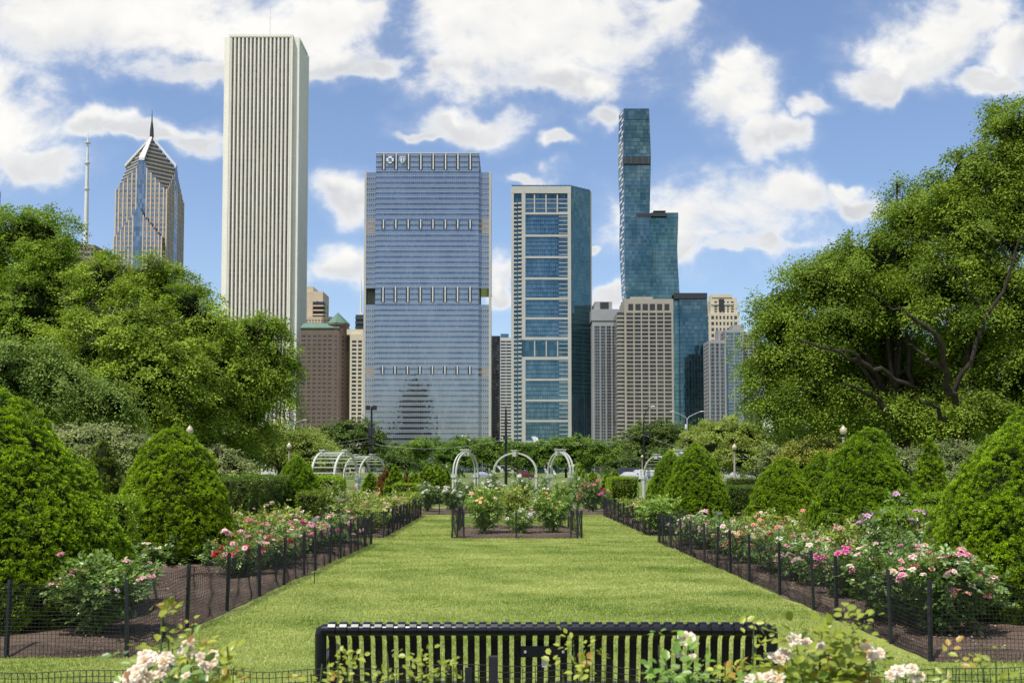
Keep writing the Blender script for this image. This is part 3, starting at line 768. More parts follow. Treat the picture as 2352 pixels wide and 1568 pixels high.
def rose_shape(seed, rad, h, n_cane, n_spray, leaf, droop=0.2, bare=0.22, spread=1.0):
    """Canes from the root, five-leaflet sprays along them, places for blooms."""
    rgn = np.random.default_rng(seed); b = MB(); ends = []; pts = []
    for k in range(n_cane):
        a = rgn.uniform(0, 2*math.pi); q = math.sqrt(rgn.random())*spread; hh = h*rgn.uniform(.72, 1.0)*(1-0.32*q*q)
        ex, ey = rad*q*math.cos(a), rad*q*math.sin(a)
        line = []
        for t in np.linspace(0, 1, 7):
            line.append(np.array([ex*(t**1.3)+rgn.normal(0,.012), ey*(t**1.3)+rgn.normal(0,.012), hh*(t**0.85)-droop*rad*q*t*t*0.5]))
        b.tube([tuple(p) for p in line], [0.008*(1-0.6*i/6) for i in range(7)], 4, cap=False)
        line = np.array(line); ends.append((line[-1], unit(line[-1]-line[-2]))); pts.append(line)
    pts = np.array(pts)
    ci = rgn.integers(0, n_cane, n_spray); t = (bare + (1-bare)*rgn.random(n_spray)**0.75)*6
    i0 = np.clip(t.astype(int), 0, 5); f = (t-i0)[:,None]
    P = pts[ci, i0]*(1-f) + pts[ci, i0+1]*f
    sp = rad*0.16
    P = P + rgn.normal(0, sp, P.shape)*np.array([1,1,.7]); P[:,2] = np.maximum(P[:,2], 0.05)
    out = unit(P - np.array([0,0,h*0.35])); 
    D = unit(out*np.array([1,1,.4]) + rgn.normal(0,.6,P.shape))
    Nn = unit(np.array([0,0,1.0]) + 0.5*out + rgn.normal(0,.45,P.shape)); S = unit(np.cross(D, Nn))
    Vs, Fs, Ts, base = [], [], [], 0
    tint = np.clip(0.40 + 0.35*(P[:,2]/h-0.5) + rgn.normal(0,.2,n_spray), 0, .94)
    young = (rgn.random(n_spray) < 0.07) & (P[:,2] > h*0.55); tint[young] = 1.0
    for (al, ac, da) in ((1.6,0,0),(0.9,.42,.6),(0.9,-.42,-.6),(0.25,.40,.8),(0.25,-.40,-.8)):
        Q = P + D*leaf*al + S*leaf*ac*0.5
        V, F = ovate_leaves(Q, unit(D*math.cos(da)+S*math.sin(da)+rgn.normal(0,.12,P.shape)), Nn+rgn.normal(0,.2,P.shape), leaf*rgn.uniform(.8,1.2,n_spray), leaf*0.70)
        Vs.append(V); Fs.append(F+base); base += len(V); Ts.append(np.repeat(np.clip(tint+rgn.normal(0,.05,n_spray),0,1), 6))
    anchors = [(e, d) for e, d in ends]
    top = P[:,2] > h*0.42; rr = np.linalg.norm(P[:,:2], axis=1) > rad*0.35
    for i in np.where(top & rr)[0][:160]: anchors.append((P[i]+out[i]*leaf*2.1, unit(out[i]+np.array([0,0,.4]))))
    return dict(leaf=(np.concatenate(Vs), np.concatenate(Fs), np.concatenate(Ts)), canes=b, anchors=anchors, rad=rad, h=h, n_cane=n_cane)

SHAPES = {
 'near': [rose_shape(41, .46, 1.0, 16, 620, .052), rose_shape(42, .5, .95, 18, 700, .050)],
 'mid':  [rose_shape(43, .55, .72, 20, 520, .056, spread=1.0), rose_shape(44, .55, .78, 18, 480, .058), rose_shape(45, .50, .66, 16, 420, .056)],
 'tall': [rose_shape(46, .55, 1.28, 20, 800, .058, bare=.15), rose_shape(47, .50, 1.25, 18, 700, .060, bare=.15)],
 'lanky':[rose_shape(48, .50, 1.42, 11, 260, .062, bare=.3)],
 'low':  [rose_shape(49, .30, .45, 10, 180, .050)],
}
MESH = {}
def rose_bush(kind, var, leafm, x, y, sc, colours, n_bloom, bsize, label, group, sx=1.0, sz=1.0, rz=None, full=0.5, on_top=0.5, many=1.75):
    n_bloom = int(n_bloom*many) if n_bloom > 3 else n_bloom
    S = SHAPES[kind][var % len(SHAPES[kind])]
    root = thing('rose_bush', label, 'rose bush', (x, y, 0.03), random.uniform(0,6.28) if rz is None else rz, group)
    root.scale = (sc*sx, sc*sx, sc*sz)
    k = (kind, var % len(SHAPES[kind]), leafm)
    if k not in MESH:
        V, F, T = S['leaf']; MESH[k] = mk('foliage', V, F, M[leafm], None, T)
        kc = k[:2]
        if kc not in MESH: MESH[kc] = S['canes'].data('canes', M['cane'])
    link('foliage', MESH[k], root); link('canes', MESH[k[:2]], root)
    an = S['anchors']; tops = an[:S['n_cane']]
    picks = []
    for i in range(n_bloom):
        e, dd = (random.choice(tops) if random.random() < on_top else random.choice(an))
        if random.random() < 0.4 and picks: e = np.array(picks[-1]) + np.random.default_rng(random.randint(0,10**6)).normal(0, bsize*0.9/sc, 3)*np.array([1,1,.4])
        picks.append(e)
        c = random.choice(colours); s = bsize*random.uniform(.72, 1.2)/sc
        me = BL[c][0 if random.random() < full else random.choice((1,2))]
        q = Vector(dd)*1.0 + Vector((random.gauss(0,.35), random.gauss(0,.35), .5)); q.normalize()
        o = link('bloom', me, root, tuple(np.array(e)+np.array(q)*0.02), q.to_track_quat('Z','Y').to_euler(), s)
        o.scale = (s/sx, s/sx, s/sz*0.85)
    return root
def g2(px, py):
    """Ground point seen at a picture position."""
    v = (PY0-py)/FPX; dz = ST + v*CT; t = -CAM_H/dz
    return ((px-CX)/FPX*t, (CT - v*ST)*t)

ORD = ['first','second','third','fourth','fifth','sixth','seventh','eighth','ninth','tenth','eleventh','twelfth']
# the island in the lawn
GI = 'roses of the island bed'
x, y = -0.62, 25.5
rose_bush('tall',0,'rose_leaf_green', -0.72, 25.4, 1.08, ['peach','peach','coral','cream'], 14, .045, 'tall rose bush with few orange blooms at the left end of the island bed', GI, sx=.86, full=.4)
rose_bush('tall',1,'rose_leaf_green', 1.06, 25.5, 1.08, ['peach','peach','peach','cream'], 18, .045, 'tall rose bush with peach blooms at the right end of the island bed', GI, sx=.88, full=.4)
rose_bush('mid',1,'rose_leaf_green', 0.16, 25.2, 0.92, ['white'], 15, .05, 'low rose bush with white blooms in the middle of the island bed', GI, sx=.80, on_top=.3)
rose_bush('tall',0,'rose_leaf_light', 0.10, 27.6, 1.06, ['white'], 3, .04, 'bright green rose bush almost without blooms at the back of the island bed', GI, sx=.95)
rose_bush('tall',1,'rose_leaf_green', -0.95, 28.3, .85, ['peach','coral'], 5, .045, 'rose bush hidden behind the orange bush at the left back corner of the island', GI)
rose_bush('tall',0,'rose_leaf_green', 1.20, 28.2, .88, ['peach','red'], 6, .045, 'rose bush behind the peach bush at the right back corner of the island', GI)
# white and red bushes beyond the lawn
GB = 'tall roses beyond the end of the lawn'
for i, (px, Y, h, c, n, lab) in enumerate([
    (982, 38.4, 1.30, ['white'], 26, 'white rose bush leftmost beyond the lawn, behind the net fence'),
    (1043, 38.0, 1.32, ['white'], 30, 'white rose bush beyond the lawn just left of the island bed'),
    (1078, 40.0, 1.30, ['white','white','pale_pink'], 14, 'white rose bush standing at the foot of the left white arch'),
    (1128, 39.6, 1.62, ['white'], 32, 'tallest white rose bush beyond the lawn, between left and middle arch'),
    (1200, 40.5, 1.50, ['white'], 24, 'white rose bush under the middle white arch'),
    (1248, 41.0, 1.38, ['white','cream'], 12, 'white rose bush between the middle and right white arch'),
    (1304, 38.6, 1.30, ['red','coral'], 8, 'rose bush with a few red blooms at the foot of the right arch'),
    (1325, 41.0, 1.75, ['white'], 5, 'tall leafy climber right of the right arch post'),
    (1362, 38.2, 1.38, ['magenta','magenta','red'], 20, 'crimson rose bush right of the right white arch'),
    (1345, 42.0, 1.35, ['white','pale_pink'], 8, 'rose bush with white blooms behind the crimson bush'),
    (1385, 40.5, .95, ['magenta','coral'], 8, 'low crimson rose bush before the far box hedge')]):
    rose_bush('tall', i, 'rose_leaf' if i != 7 else 'rose_leaf_green', gx(px, Y), Y, h/1.28, c, int(n*1.35), .062, lab, GB, sx=.80 if i != 7 else .5, full=.6, on_top=.75)

# left bed, near part
GL, GR = 'roses of the left bed', 'roses of the right bed'
x, y = g2(190, 1488)
rose_bush('near',0,'rose_leaf', x, y+.35, 1.0, ['pink','pale_pink'], 9, .042, 'rose bush with scattered pink blooms just behind the front fence on the left', GL, sx=1.0, sz=.92, on_top=.1)
x, y = g2(275, 1410)
rose_bush('near',1,'rose_leaf', x-.1, y+.3, .95, ['pale_pink','pink'], 6, .034, 'sparse rose bush leaning on the huge left yew dome', GL, sx=.85, sz=.95, on_top=.3)
rose_bush('mid',0,'rose_leaf', g2(345,1370)[0], 11.4, .7, ['peach','coral'], 3, .03, 'low rose bush with tiny orange blooms behind the corner post on the left', GL)
x, y = g2(388, 1308)
rose_bush('low',0,'rose_leaf', x, y-.3, 1.45, ['cream','white'], 9, .05, 'low rose bush with cream blooms at the foot of the second left yew', GL, sx=1.1, sz=.85)
rose_bush('low',0,'rose_leaf', x+.75, y+.1, 1.1, ['cream'], 2, .04, 'small leafy rose bush by the net below the second left yew', GL)
def row(kind, leafm, xs, ys, sc, colours, n, bs, side, rowname, start=0, **k):
    for i, (xx, yy) in enumerate(zip(xs, ys)):
        c = colours[i % len(colours)]
        word = {'pink':'pink','pale_pink':'pale pink','coral':'coral','cream':'cream','white':'white','lavender':'lavender','red':'red','magenta':'magenta','peach':'peach','blush':'blush'}
        cs = []
        for q in c:
            if word[q] not in cs: cs.append(word[q])
        lab = '%s rose bush, %s from front in %s of %s' % (' and '.join(cs[:2]), ORD[i+start], rowname, side)
        rose_bush(kind, i+int(yy), leafm, xx+random.uniform(-.12,.12), yy+random.uniform(-.15,.15), sc*random.uniform(.9,1.1), c, n, bs, lab, GL if 'left' in side else GR, **k)
ys = [15.2,16.1,17.0,17.9,18.9,19.9,20.9,21.8]
row('mid','rose_leaf', [-3.95]*8, ys, .92, [['red','pink'],['red','pink'],['pink','coral'],['pink','pale_pink'],['pink','magenta'],['coral','pink'],['pale_pink','coral'],['pale_pink','pink']], 20, .056, 'near left bed', 'fence row', on_top=.65, full=.35)
ys = [17.3,18.1,18.9,19.7,20.6,21.4,22.2]
row('mid','rose_leaf_light', [-4.72,-4.8,-4.85,-4.9,-4.9,-4.9,-4.9], ys, 1.06, [['pink','pale_pink'],['pink','coral'],['pink','pink','coral'],['pale_pink','coral'],['pale_pink','coral'],['pale_pink'],['pale_pink','cream']], 19, .052, 'near left bed', 'middle row', on_top=.6, full=.4)
ys = [18.2,19.4,20.6,21.8]
row('mid','rose_leaf_light', [-5.85]*4, ys, 1.12, [['pale_pink'],['pale_pink','coral'],['pale_pink'],['pale_pink','cream']], 12, .036, 'near left bed', 'back row', full=.3)
ys = [25.1,26.3,27.5,28.8,30.1,31.4,32.7,34.0,35.3]
row('mid','rose_leaf_light', [-3.85]*9, ys, 1.12, [['pale_pink','pink'],['lavender','magenta'],['lavender','pink'],['pale_pink'],['pink','pale_pink'],['magenta','pink'],['magenta'],['coral','pink'],['pale_pink','coral']], 12, .045, 'far left bed', 'fence row', full=.4)
ys = [25.0,26.4,27.8,29.2,30.8,32.4,34.0]
row('mid','rose_leaf_light', [-4.9]*7, ys, 1.28, [['pale_pink'],['pale_pink','lavender'],['lavender','pink'],['pale_pink','pink'],['pale_pink'],['coral','pale_pink'],['magenta']], 12, .046, 'far left bed', 'middle row', full=.4)
ys = [26.0,28.0,30.0,32.0,34.5]
row('tall','rose_leaf_light', [-6.1,-6.1,-6.2,-6.2,-6.4], ys, .98, [['pale_pink'],['pale_pink','pink'],['pale_pink'],['pale_pink','coral'],['coral']], 10, .045, 'far left bed', 'back row', full=.4, sx=1.15)
rose_bush('tall',1,'ash', gx(762,26.5), 26.5, 1.0, ['cream'], 2, .04, 'blue-green leafy rose bush almost without blooms below the left tunnel pergola', GL, sx=1.1)

# right bed
x, y = g2(2195, 1480)
rose_bush('near',1,'rose_leaf', x, y+.30, 1.02, ['pink','pink','pale_pink','coral','blush'], 50, .044, 'big rose bush thick with pink blooms behind the front fence on the right', GR, sx=1.12, sz=1.0, on_top=.12, full=.4)
rose_bush('near',0,'rose_leaf', x-.22, y+1.0, .98, ['pink','blush','pale_pink','cream'], 28, .042, 'pink and blush rose bush beside the right corner post of the lawn fence', GR, sx=.95, sz=.95, on_top=.2, full=.4)
rose_bush('near',1,'rose_leaf', 4.75, 10.7, 1.08, ['coral','pink','pale_pink'], 24, .040, 'coral pink rose bush in front of the huge right yew dome', GR, sx=.95, sz=1.02, on_top=.5, full=.5)
rose_bush('lanky',0,'rose_leaf', gx(2060,12.6), 12.6, 1.0, ['lavender'], 13, .052, 'lanky tall rose bush with large lavender blooms before the right yew domes', GR, on_top=.9, full=.85, sx=.95, rz=.6)
rose_bush('tall',0,'rose_leaf', gx(2110,13.4), 13.4, .68, ['lavender','pink'], 5, .042, 'leafy rose bush with few lavender blooms behind the lanky one', GR)
rose_bush('low',0,'rose_leaf', 4.15, 10.9, 1.3, ['red'], 6, .036, 'low dark rose bush with red blooms near the right lawn fence', GR)
ys = [12.7,13.7,14.7,15.8,16.9,18.0,19.1,20.3,21.4,22.4]
row('mid','rose_leaf', [4.30,4.25,4.22,4.18,4.15,4.12,4.08,4.05,4.02,4.0], ys, .95, [['pink','magenta'],['pink','blush'],['pink','cream'],['coral','blush'],['coral','cream'],['coral','pale_pink'],['pale_pink','coral'],['pale_pink','pink'],['pale_pink','blush'],['pale_pink','blush']], 20, .053, 'near right bed', 'fence row', on_top=.6, full=.4)
ys = [14.4,15.5,16.7,17.9,19.1,20.4,21.7]
row('mid','rose_leaf_light', [5.25,5.2,5.15,5.1,5.1,5.05,5.0], ys, 1.02, [['lavender','blush'],['pink','blush'],['white','cream'],['white','coral'],['cream','coral'],['coral','pale_pink'],['pale_pink']], 14, .045, 'near right bed', 'middle row', full=.5)
ys = [18.8,20.2,21.6]
row('mid','rose_leaf_light', [6.2,6.0,5.9], ys, 1.1, [['pale_pink'],['pale_pink','coral'],['pale_pink','pink']], 12, .04, 'near right bed', 'back row')
rose_bush('tall',0,'rose_leaf_green', gx(1512,25.6), 25.6, .86, ['cream'], 2, .04, 'light green leafy bush almost without blooms at the gap of the right fence', GR, sx=1.25)
ys = [27.0,28.4,29.8,31.2,32.7,34.2,35.5]
row('mid','rose_leaf_light', [4.0]*7, ys, .95, [['pale_pink'],['pale_pink','coral'],['coral','pink'],['pale_pink'],['pink'],['coral','pink'],['pale_pink']], 10, .042, 'far right bed', 'fence row')
ys = [28.5,30.5,32.5,34.5]
row('mid','rose_leaf_light', [5.1]*4, ys, 1.05, [['pale_pink'],['pale_pink','coral'],['pale_pink'],['pink']], 9, .04, 'far right bed', 'middle row')

# roses right in front of the camera: every shoot and bloom at its own place
GF = 'blurred roses in front of the bench'
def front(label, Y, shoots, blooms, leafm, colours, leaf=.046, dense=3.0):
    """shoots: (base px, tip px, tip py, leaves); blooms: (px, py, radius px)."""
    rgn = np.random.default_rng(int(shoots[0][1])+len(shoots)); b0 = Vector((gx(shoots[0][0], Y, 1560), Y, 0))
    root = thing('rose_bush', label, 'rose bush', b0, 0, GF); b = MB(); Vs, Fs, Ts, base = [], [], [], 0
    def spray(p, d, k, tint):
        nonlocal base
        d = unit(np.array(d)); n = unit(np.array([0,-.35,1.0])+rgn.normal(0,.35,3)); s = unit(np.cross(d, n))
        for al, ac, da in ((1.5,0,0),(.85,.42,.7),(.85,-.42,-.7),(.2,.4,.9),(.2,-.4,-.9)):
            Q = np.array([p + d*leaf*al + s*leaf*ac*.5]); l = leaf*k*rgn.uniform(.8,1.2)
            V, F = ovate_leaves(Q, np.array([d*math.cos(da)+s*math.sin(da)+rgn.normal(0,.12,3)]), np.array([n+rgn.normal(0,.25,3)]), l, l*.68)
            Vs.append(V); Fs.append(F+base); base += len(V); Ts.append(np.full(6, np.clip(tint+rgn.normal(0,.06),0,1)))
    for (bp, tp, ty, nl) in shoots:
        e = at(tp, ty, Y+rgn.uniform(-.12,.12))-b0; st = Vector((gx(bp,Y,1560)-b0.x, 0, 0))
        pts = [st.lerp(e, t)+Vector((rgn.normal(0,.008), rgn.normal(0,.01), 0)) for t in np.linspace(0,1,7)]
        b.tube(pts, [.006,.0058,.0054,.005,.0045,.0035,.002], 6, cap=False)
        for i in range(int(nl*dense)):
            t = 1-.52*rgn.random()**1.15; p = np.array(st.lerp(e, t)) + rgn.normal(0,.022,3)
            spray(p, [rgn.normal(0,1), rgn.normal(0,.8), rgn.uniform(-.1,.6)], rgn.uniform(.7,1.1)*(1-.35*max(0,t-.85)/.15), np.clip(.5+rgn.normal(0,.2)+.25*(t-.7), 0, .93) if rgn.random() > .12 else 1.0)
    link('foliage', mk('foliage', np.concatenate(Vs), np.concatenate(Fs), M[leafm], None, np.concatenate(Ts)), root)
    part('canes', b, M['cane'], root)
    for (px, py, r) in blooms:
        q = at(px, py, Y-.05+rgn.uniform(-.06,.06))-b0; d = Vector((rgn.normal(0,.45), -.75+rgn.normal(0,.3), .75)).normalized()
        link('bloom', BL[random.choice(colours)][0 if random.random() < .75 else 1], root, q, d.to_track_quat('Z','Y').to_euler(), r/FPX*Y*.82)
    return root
# ------------------------------------------------------------------ blurred roses nearest the camera
rb = random.Random(17)
def heap(px, py, w, h, n, r): return [(px+rb.uniform(-1,1)*w, py+rb.uniform(-1,1)*h, r*rb.uniform(.75,1.15)) for _ in range(n)]
front('tall lime green rose shoot with leaves at lower left before the lawn', 2.9, [(385,388,1372,16),(400,372,1400,7),(380,430,1430,9),(395,405,1460,8)], heap(430,1485,26,14,5,16), 'rose_leaf_lime', ['blush','cream'], .042, 1.5)
front('rose bush with a large heap of cream blooms in the lower left corner', 2.6, [(340,330,1520,10),(360,400,1525,10),(300,280,1560,6)], heap(345,1530,38,26,16,22)+heap(300,1562,22,10,5,22), 'rose_leaf', ['blush','blush','cream'])
front('lime rose shoots with cream blooms right of the lower left bloom heap', 2.8, [(470,470,1500,10),(480,520,1485,10),(460,445,1515,8),(490,545,1530,6)], heap(466,1520,26,20,8,17)+[(428,1552,15)], 'rose_leaf_lime', ['blush','cream'], .042, 1.9)
front('lime shoots before the left end of the bench', 3.2, [(740,735,1522,7),(760,772,1508,8),(770,800,1530,6),(745,712,1545,4)], [], 'rose_leaf_lime', ['cream'], .036)
front('wide tuft of lime shoots before the left half of the bench', 3.2, [(905,895,1500,7),(930,940,1530,8),(960,975,1515,8),(1000,1020,1528,8),(1040,1070,1540,5),(900,880,1545,5)], [], 'rose_leaf_lime', ['cream'], .036)
front('thin lime shoot beside the name plate of the bench', 3.0, [(1325,1318,1470,8),(1330,1350,1505,6),(1320,1295,1535,5)], [], 'rose_leaf_lime', ['cream'], .034)
front('rose stems with one large cream bloom before the right end of the bench', 2.8, [(1575,1578,1480,3),(1560,1535,1515,8),(1545,1510,1480,4),(1590,1612,1540,7),(1580,1560,1550,8)], [(1578,1468,27),(1562,1502,13),(1590,1508,12)], 'rose_leaf_green', ['blush'])
front('lime shoot with leaves at the right end of the bench', 3.0, [(1725,1732,1435,9),(1715,1700,1490,7),(1700,1665,1520,8)], [], 'rose_leaf_lime', ['cream'], .036)
front('wide lime green rose bush with cream blooms at lower right', 2.75, [(1880,1840,1460,16),(1900,1885,1450,18),(1900,1945,1430,14),(1920,1975,1500,14),(1870,1800,1500,12),(1905,1900,1500,18),(1930,2000,1545,10),(1895,1930,1490,16)],
      heap(1852,1478,36,12,7,20)+heap(1795,1505,22,10,5,19)+heap(2010,1502,20,18,5,19)+[(1905,1545,16),(1925,1558,16)], 'rose_leaf_lime', ['blush','blush','cream'])
front('low cream roses at the bottom edge before the right end of the bench', 2.6, [(1770,1770,1545,6),(1800,1830,1550,6),(1740,1720,1552,6)], heap(1760,1560,40,8,10,19), 'rose_leaf_green', ['blush','cream'])
front('cream rose bunch right of the wide lime rose bush', 2.6, [(2075,2085,1525,6),(2060,2050,1540,6)], heap(2080,1542,34,16,10,19), 'rose_leaf_green', ['blush','blush'])
front('single lime shoot in the lower right corner', 2.8, [(2265,2285,1500,5),(2270,2262,1535,5),(2180,2190,1535,3)], [(2180,1552,8)], 'rose_leaf_lime', ['cream'], .034)

# ------------------------------------------------------------------ trees
def crown_mesh(seed, lobes, leafm, leaf=(.26,.15), lai=2.0, droop=.35, spray=20, slen=1.0, core='core_far', core_k=.52, gaps=.0, inner=.28, bough=1.15):
    """Sprays of leaves hung on ragged lobes. lobes: (cx,cy,cz,rx,ry,rz,weight)"""
    rgn = np.random.default_rng(seed); f = field(seed+3, 2.6); fs = field(seed+4, 1.1)
    Vs, Fs, Ts, base = [], [], [], 0
    for (cx,cy,cz,rx,ry,rz,wt) in lobes:
        area = 4*math.pi*(((rx*ry)**1.6+(rx*rz)**1.6+(ry*rz)**1.6)/3)**(1/1.6)
        ns = max(6, int(area*lai*wt/(spray*leaf[0]*leaf[1]*.5)))
        nb = max(5, int(area/bough**2/1.15))
        ob = unit(rgn.normal(0,1,(nb,3))); k = rgn.random(nb) < np.clip(1.05+1.0*ob[:,2], .30, 1); ob = ob[k]; nb = len(ob)
        qb = 1.04 - (inner+.06)*rgn.random(nb)**1.3
        CB = np.array([cx,cy,cz]) + ob*np.array([rx,ry,rz])*qb[:,None]
        CB = CB + ob*((f(CB)*0.17+fs(CB)*0.08)*min(rx,rz))[:,None]
        bi = rgn.integers(0, nb, ns); o = ob[bi]; tb = rgn.normal(0,.15,nb)[bi]
        bs = (bough*rgn.uniform(.6,1.25,nb))[bi]
        u = rgn.normal(0,.46,(ns,3)); hor = unit(np.cross(o, np.array([0,0,1.0])+rgn.normal(0,.01,o.shape))); dn = np.cross(hor, o)
        oh = unit(o*np.array([1,1,0]) + rgn.normal(0,.15,o.shape)*np.array([1,1,0])); ax = unit(oh*1.0 - np.array([0,0,1.0])*(.18+.5*droop)*np.clip(1-o[:,2:],.2,1.4)*.7 + np.array([0,0,.25]))
        r2 = u[:,0]**2+u[:,1]**2
        P = CB[bi] + hor*(u[:,0]*bs)[:,None] + ax*(u[:,1]*bs*.85)[:,None] + np.array([0,0,1.0])*((u[:,2]*.44 - .40*r2)*bs)[:,None]
        # a thin scatter of leaves inside so the hollows are not empty
        ki = rgn.random(ns) < .10; P[ki] = np.array([cx,cy,cz]) + unit(rgn.normal(0,1,(ki.sum(),3)))*np.array([rx,ry,rz])*rgn.uniform(.6,.85,(ki.sum(),1))
        tw = unit(o*np.array([1,1,.55]) + np.array([0,0,-droop]) + rgn.normal(0,.35,o.shape))
        t = (np.arange(spray)+.5)/spray
        L = slen*rgn.uniform(.6,1.3,ns)
        side = np.where(np.arange(spray) % 2 == 0, 1.0, -1.0)
        up = unit(np.array([0,0,1.0]) + 0.35*o + rgn.normal(0,.25,o.shape)); sd = unit(np.cross(tw, up))
        Q = P[:,None,:] + tw[:,None,:]*(L[:,None]*(t[None,:]-.35))[...,None] + np.array([0,0,-1.0])*(droop*.5*(t**2)[None,:]*L[:,None])[...,None]
        Q = Q + sd[:,None,:]*(side*.11*slen)[None,:,None]*rgn.uniform(.2,1.6,(ns,spray,1)) + rgn.normal(0,.07*slen,Q.shape)
        D = tw[:,None,:]*.55 + sd[:,None,:]*side[None,:,None]*.8 + rgn.normal(0,.35,Q.shape) + np.array([0,0,-.25])
        N2 = up[:,None,:] + rgn.normal(0,.45,Q.shape)
        n = ns*spray
        V, F = leaf_quads(Q.reshape(-1,3), D.reshape(-1,3), N2.reshape(-1,3), leaf[0]*rgn.uniform(.65,1.25,n), leaf[1]*rgn.uniform(.7,1.2,n), .12)
        tn = np.clip(.5 + .14*f(P*1.3+4) + tb + rgn.normal(0,.10,ns), 0, 1)
        Vs.append(V); Fs.append(F+base); base += len(V); Ts.append(np.repeat(np.repeat(tn, spray)+rgn.normal(0,.07,n), 4))
    V = np.concatenate(Vs); F = np.concatenate(Fs); T = np.clip(np.concatenate(Ts), 0, 1); mi = np.zeros(len(F), int)
    mats = [M[leafm]]
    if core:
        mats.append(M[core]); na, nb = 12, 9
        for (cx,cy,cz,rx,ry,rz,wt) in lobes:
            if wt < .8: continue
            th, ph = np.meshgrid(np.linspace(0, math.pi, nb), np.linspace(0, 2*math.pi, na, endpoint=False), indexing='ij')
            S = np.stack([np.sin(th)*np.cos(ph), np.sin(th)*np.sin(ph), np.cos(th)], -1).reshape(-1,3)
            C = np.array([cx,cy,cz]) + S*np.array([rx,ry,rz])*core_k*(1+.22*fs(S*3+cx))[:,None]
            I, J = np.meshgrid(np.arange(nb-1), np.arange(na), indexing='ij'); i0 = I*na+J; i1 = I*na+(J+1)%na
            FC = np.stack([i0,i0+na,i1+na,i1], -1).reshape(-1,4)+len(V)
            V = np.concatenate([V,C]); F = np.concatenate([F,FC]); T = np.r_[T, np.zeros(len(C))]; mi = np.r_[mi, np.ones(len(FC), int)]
    return mk('crown', V, F, mats, mi, T)

def limbs(b, root, lobes, r0, seed, fork=.3, twigs=3):
    rgn = random.Random(seed)
    zmin = min(l[2]-l[5] for l in lobes); top = max(l[2] for l in lobes)
    fz = max(1.8, min(zmin+1.5, top*.35)); cxm = sum(l[0] for l in lobes)/len(lobes)
    fk = Vector(root) + Vector(((cxm-root[0])*.25, 0, fz))
    b.tube([Vector(root)+Vector((0,0,-.1)), Vector(root)+Vector((0,0,.4)), (Vector(root)+fk)/2+Vector((rgn.uniform(-.2,.2),0,0)), fk], [r0*1.35, r0*1.05, r0*.92, r0*.85], 9)
    for l in lobes:
        c = Vector(l[:3]); mid = fk*.5+c*.5+Vector((rgn.uniform(-.8,.8), rgn.uniform(-.8,.8), rgn.uniform(.1,1.0)))
        p = [fk-Vector((0,0,.3)), fk*.75+mid*.25+Vector((0,0,.2)), mid, c*.8+mid*.2, c+Vector((0,0,l[5]*.45))]
        b.tube(p, [r0*.55, r0*.45, r0*.30, r0*.18, r0*.04], 6)
        for k in range(twigs):
            if k % 2 == 0 and twigs > 2:
                e = Vector((rgn.uniform(-.8,.8)*l[3], -l[4]*rgn.uniform(.75,.95), rgn.uniform(-.3,.6)*l[5])); s0 = mid*.55+c*.45
                b.tube([s0, s0*.5+(c+e)*.5+Vector((0,0,.5)), c+e*.9, c+e+Vector((e.x*.25,0,-.3))], [r0*.2, r0*.14, r0*.08, r0*.02], 5)
            d = Vector((rgn.uniform(-1,1)*l[3], rgn.uniform(-1,.4)*l[4], rgn.uniform(-.2,1)*l[5]))*.85
            s = mid*.4+c*.6
            b.tube([s, s+d*.5+Vector((0,0,.4)), s+d], [r0*.16, r0*.10, r0*.02], 5)

def tree(label, px, Y, lobes_px, leafm, r0=.35, seed=1, bark='dark_bark', group=None, base_py=None, depth=.8, cat='tree', limb_px=(), **kw):
    """lobes_px: (px, py, half width px, half height px, dY, weight)"""
    b0 = Vector((gx(px, Y, 1090), Y, 0.0)); L = []
    for (lx, ly, hw, hh, dY, wt) in lobes_px:
        c = at(lx, ly, Y+dY); k = (Y+dY)/FPX
        L.append((c.x-b0.x, c.y-b0.y, c.z, hw*k, max(hw,hh)*k*depth, hh*k, wt))
    root = thing('tree', label, cat, b0, 0, group)
    b = MB(); limbs(b, (0,0,0), L, r0, seed, twigs=5 if r0 > .32 else 3)
    for pl in limb_px:
        rj = random.Random(int(pl[0][0])); q = [at(x, y, Y+d*.62)-b0 for x, y, d, w in pl]; wd = [max(.025, w*.32/FPX*Y) for x, y, d, w in pl]; q2, w2 = [], []
        for i in range(len(q)-1):
            for t in (0, .34, .67): q2.append(q[i].lerp(q[i+1], t)+Vector([rj.gauss(0,.10) for _ in range(3)])*(1 if i or t else 0)); w2.append((wd[i]*(1-t)+wd[i+1]*t)*rj.uniform(.88,1.12))
        b.tube(q2+[q[-1]], w2+[wd[-1]], 7)
    part('trunk', b, M[bark], root, True)
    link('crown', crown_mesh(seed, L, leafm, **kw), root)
    return root

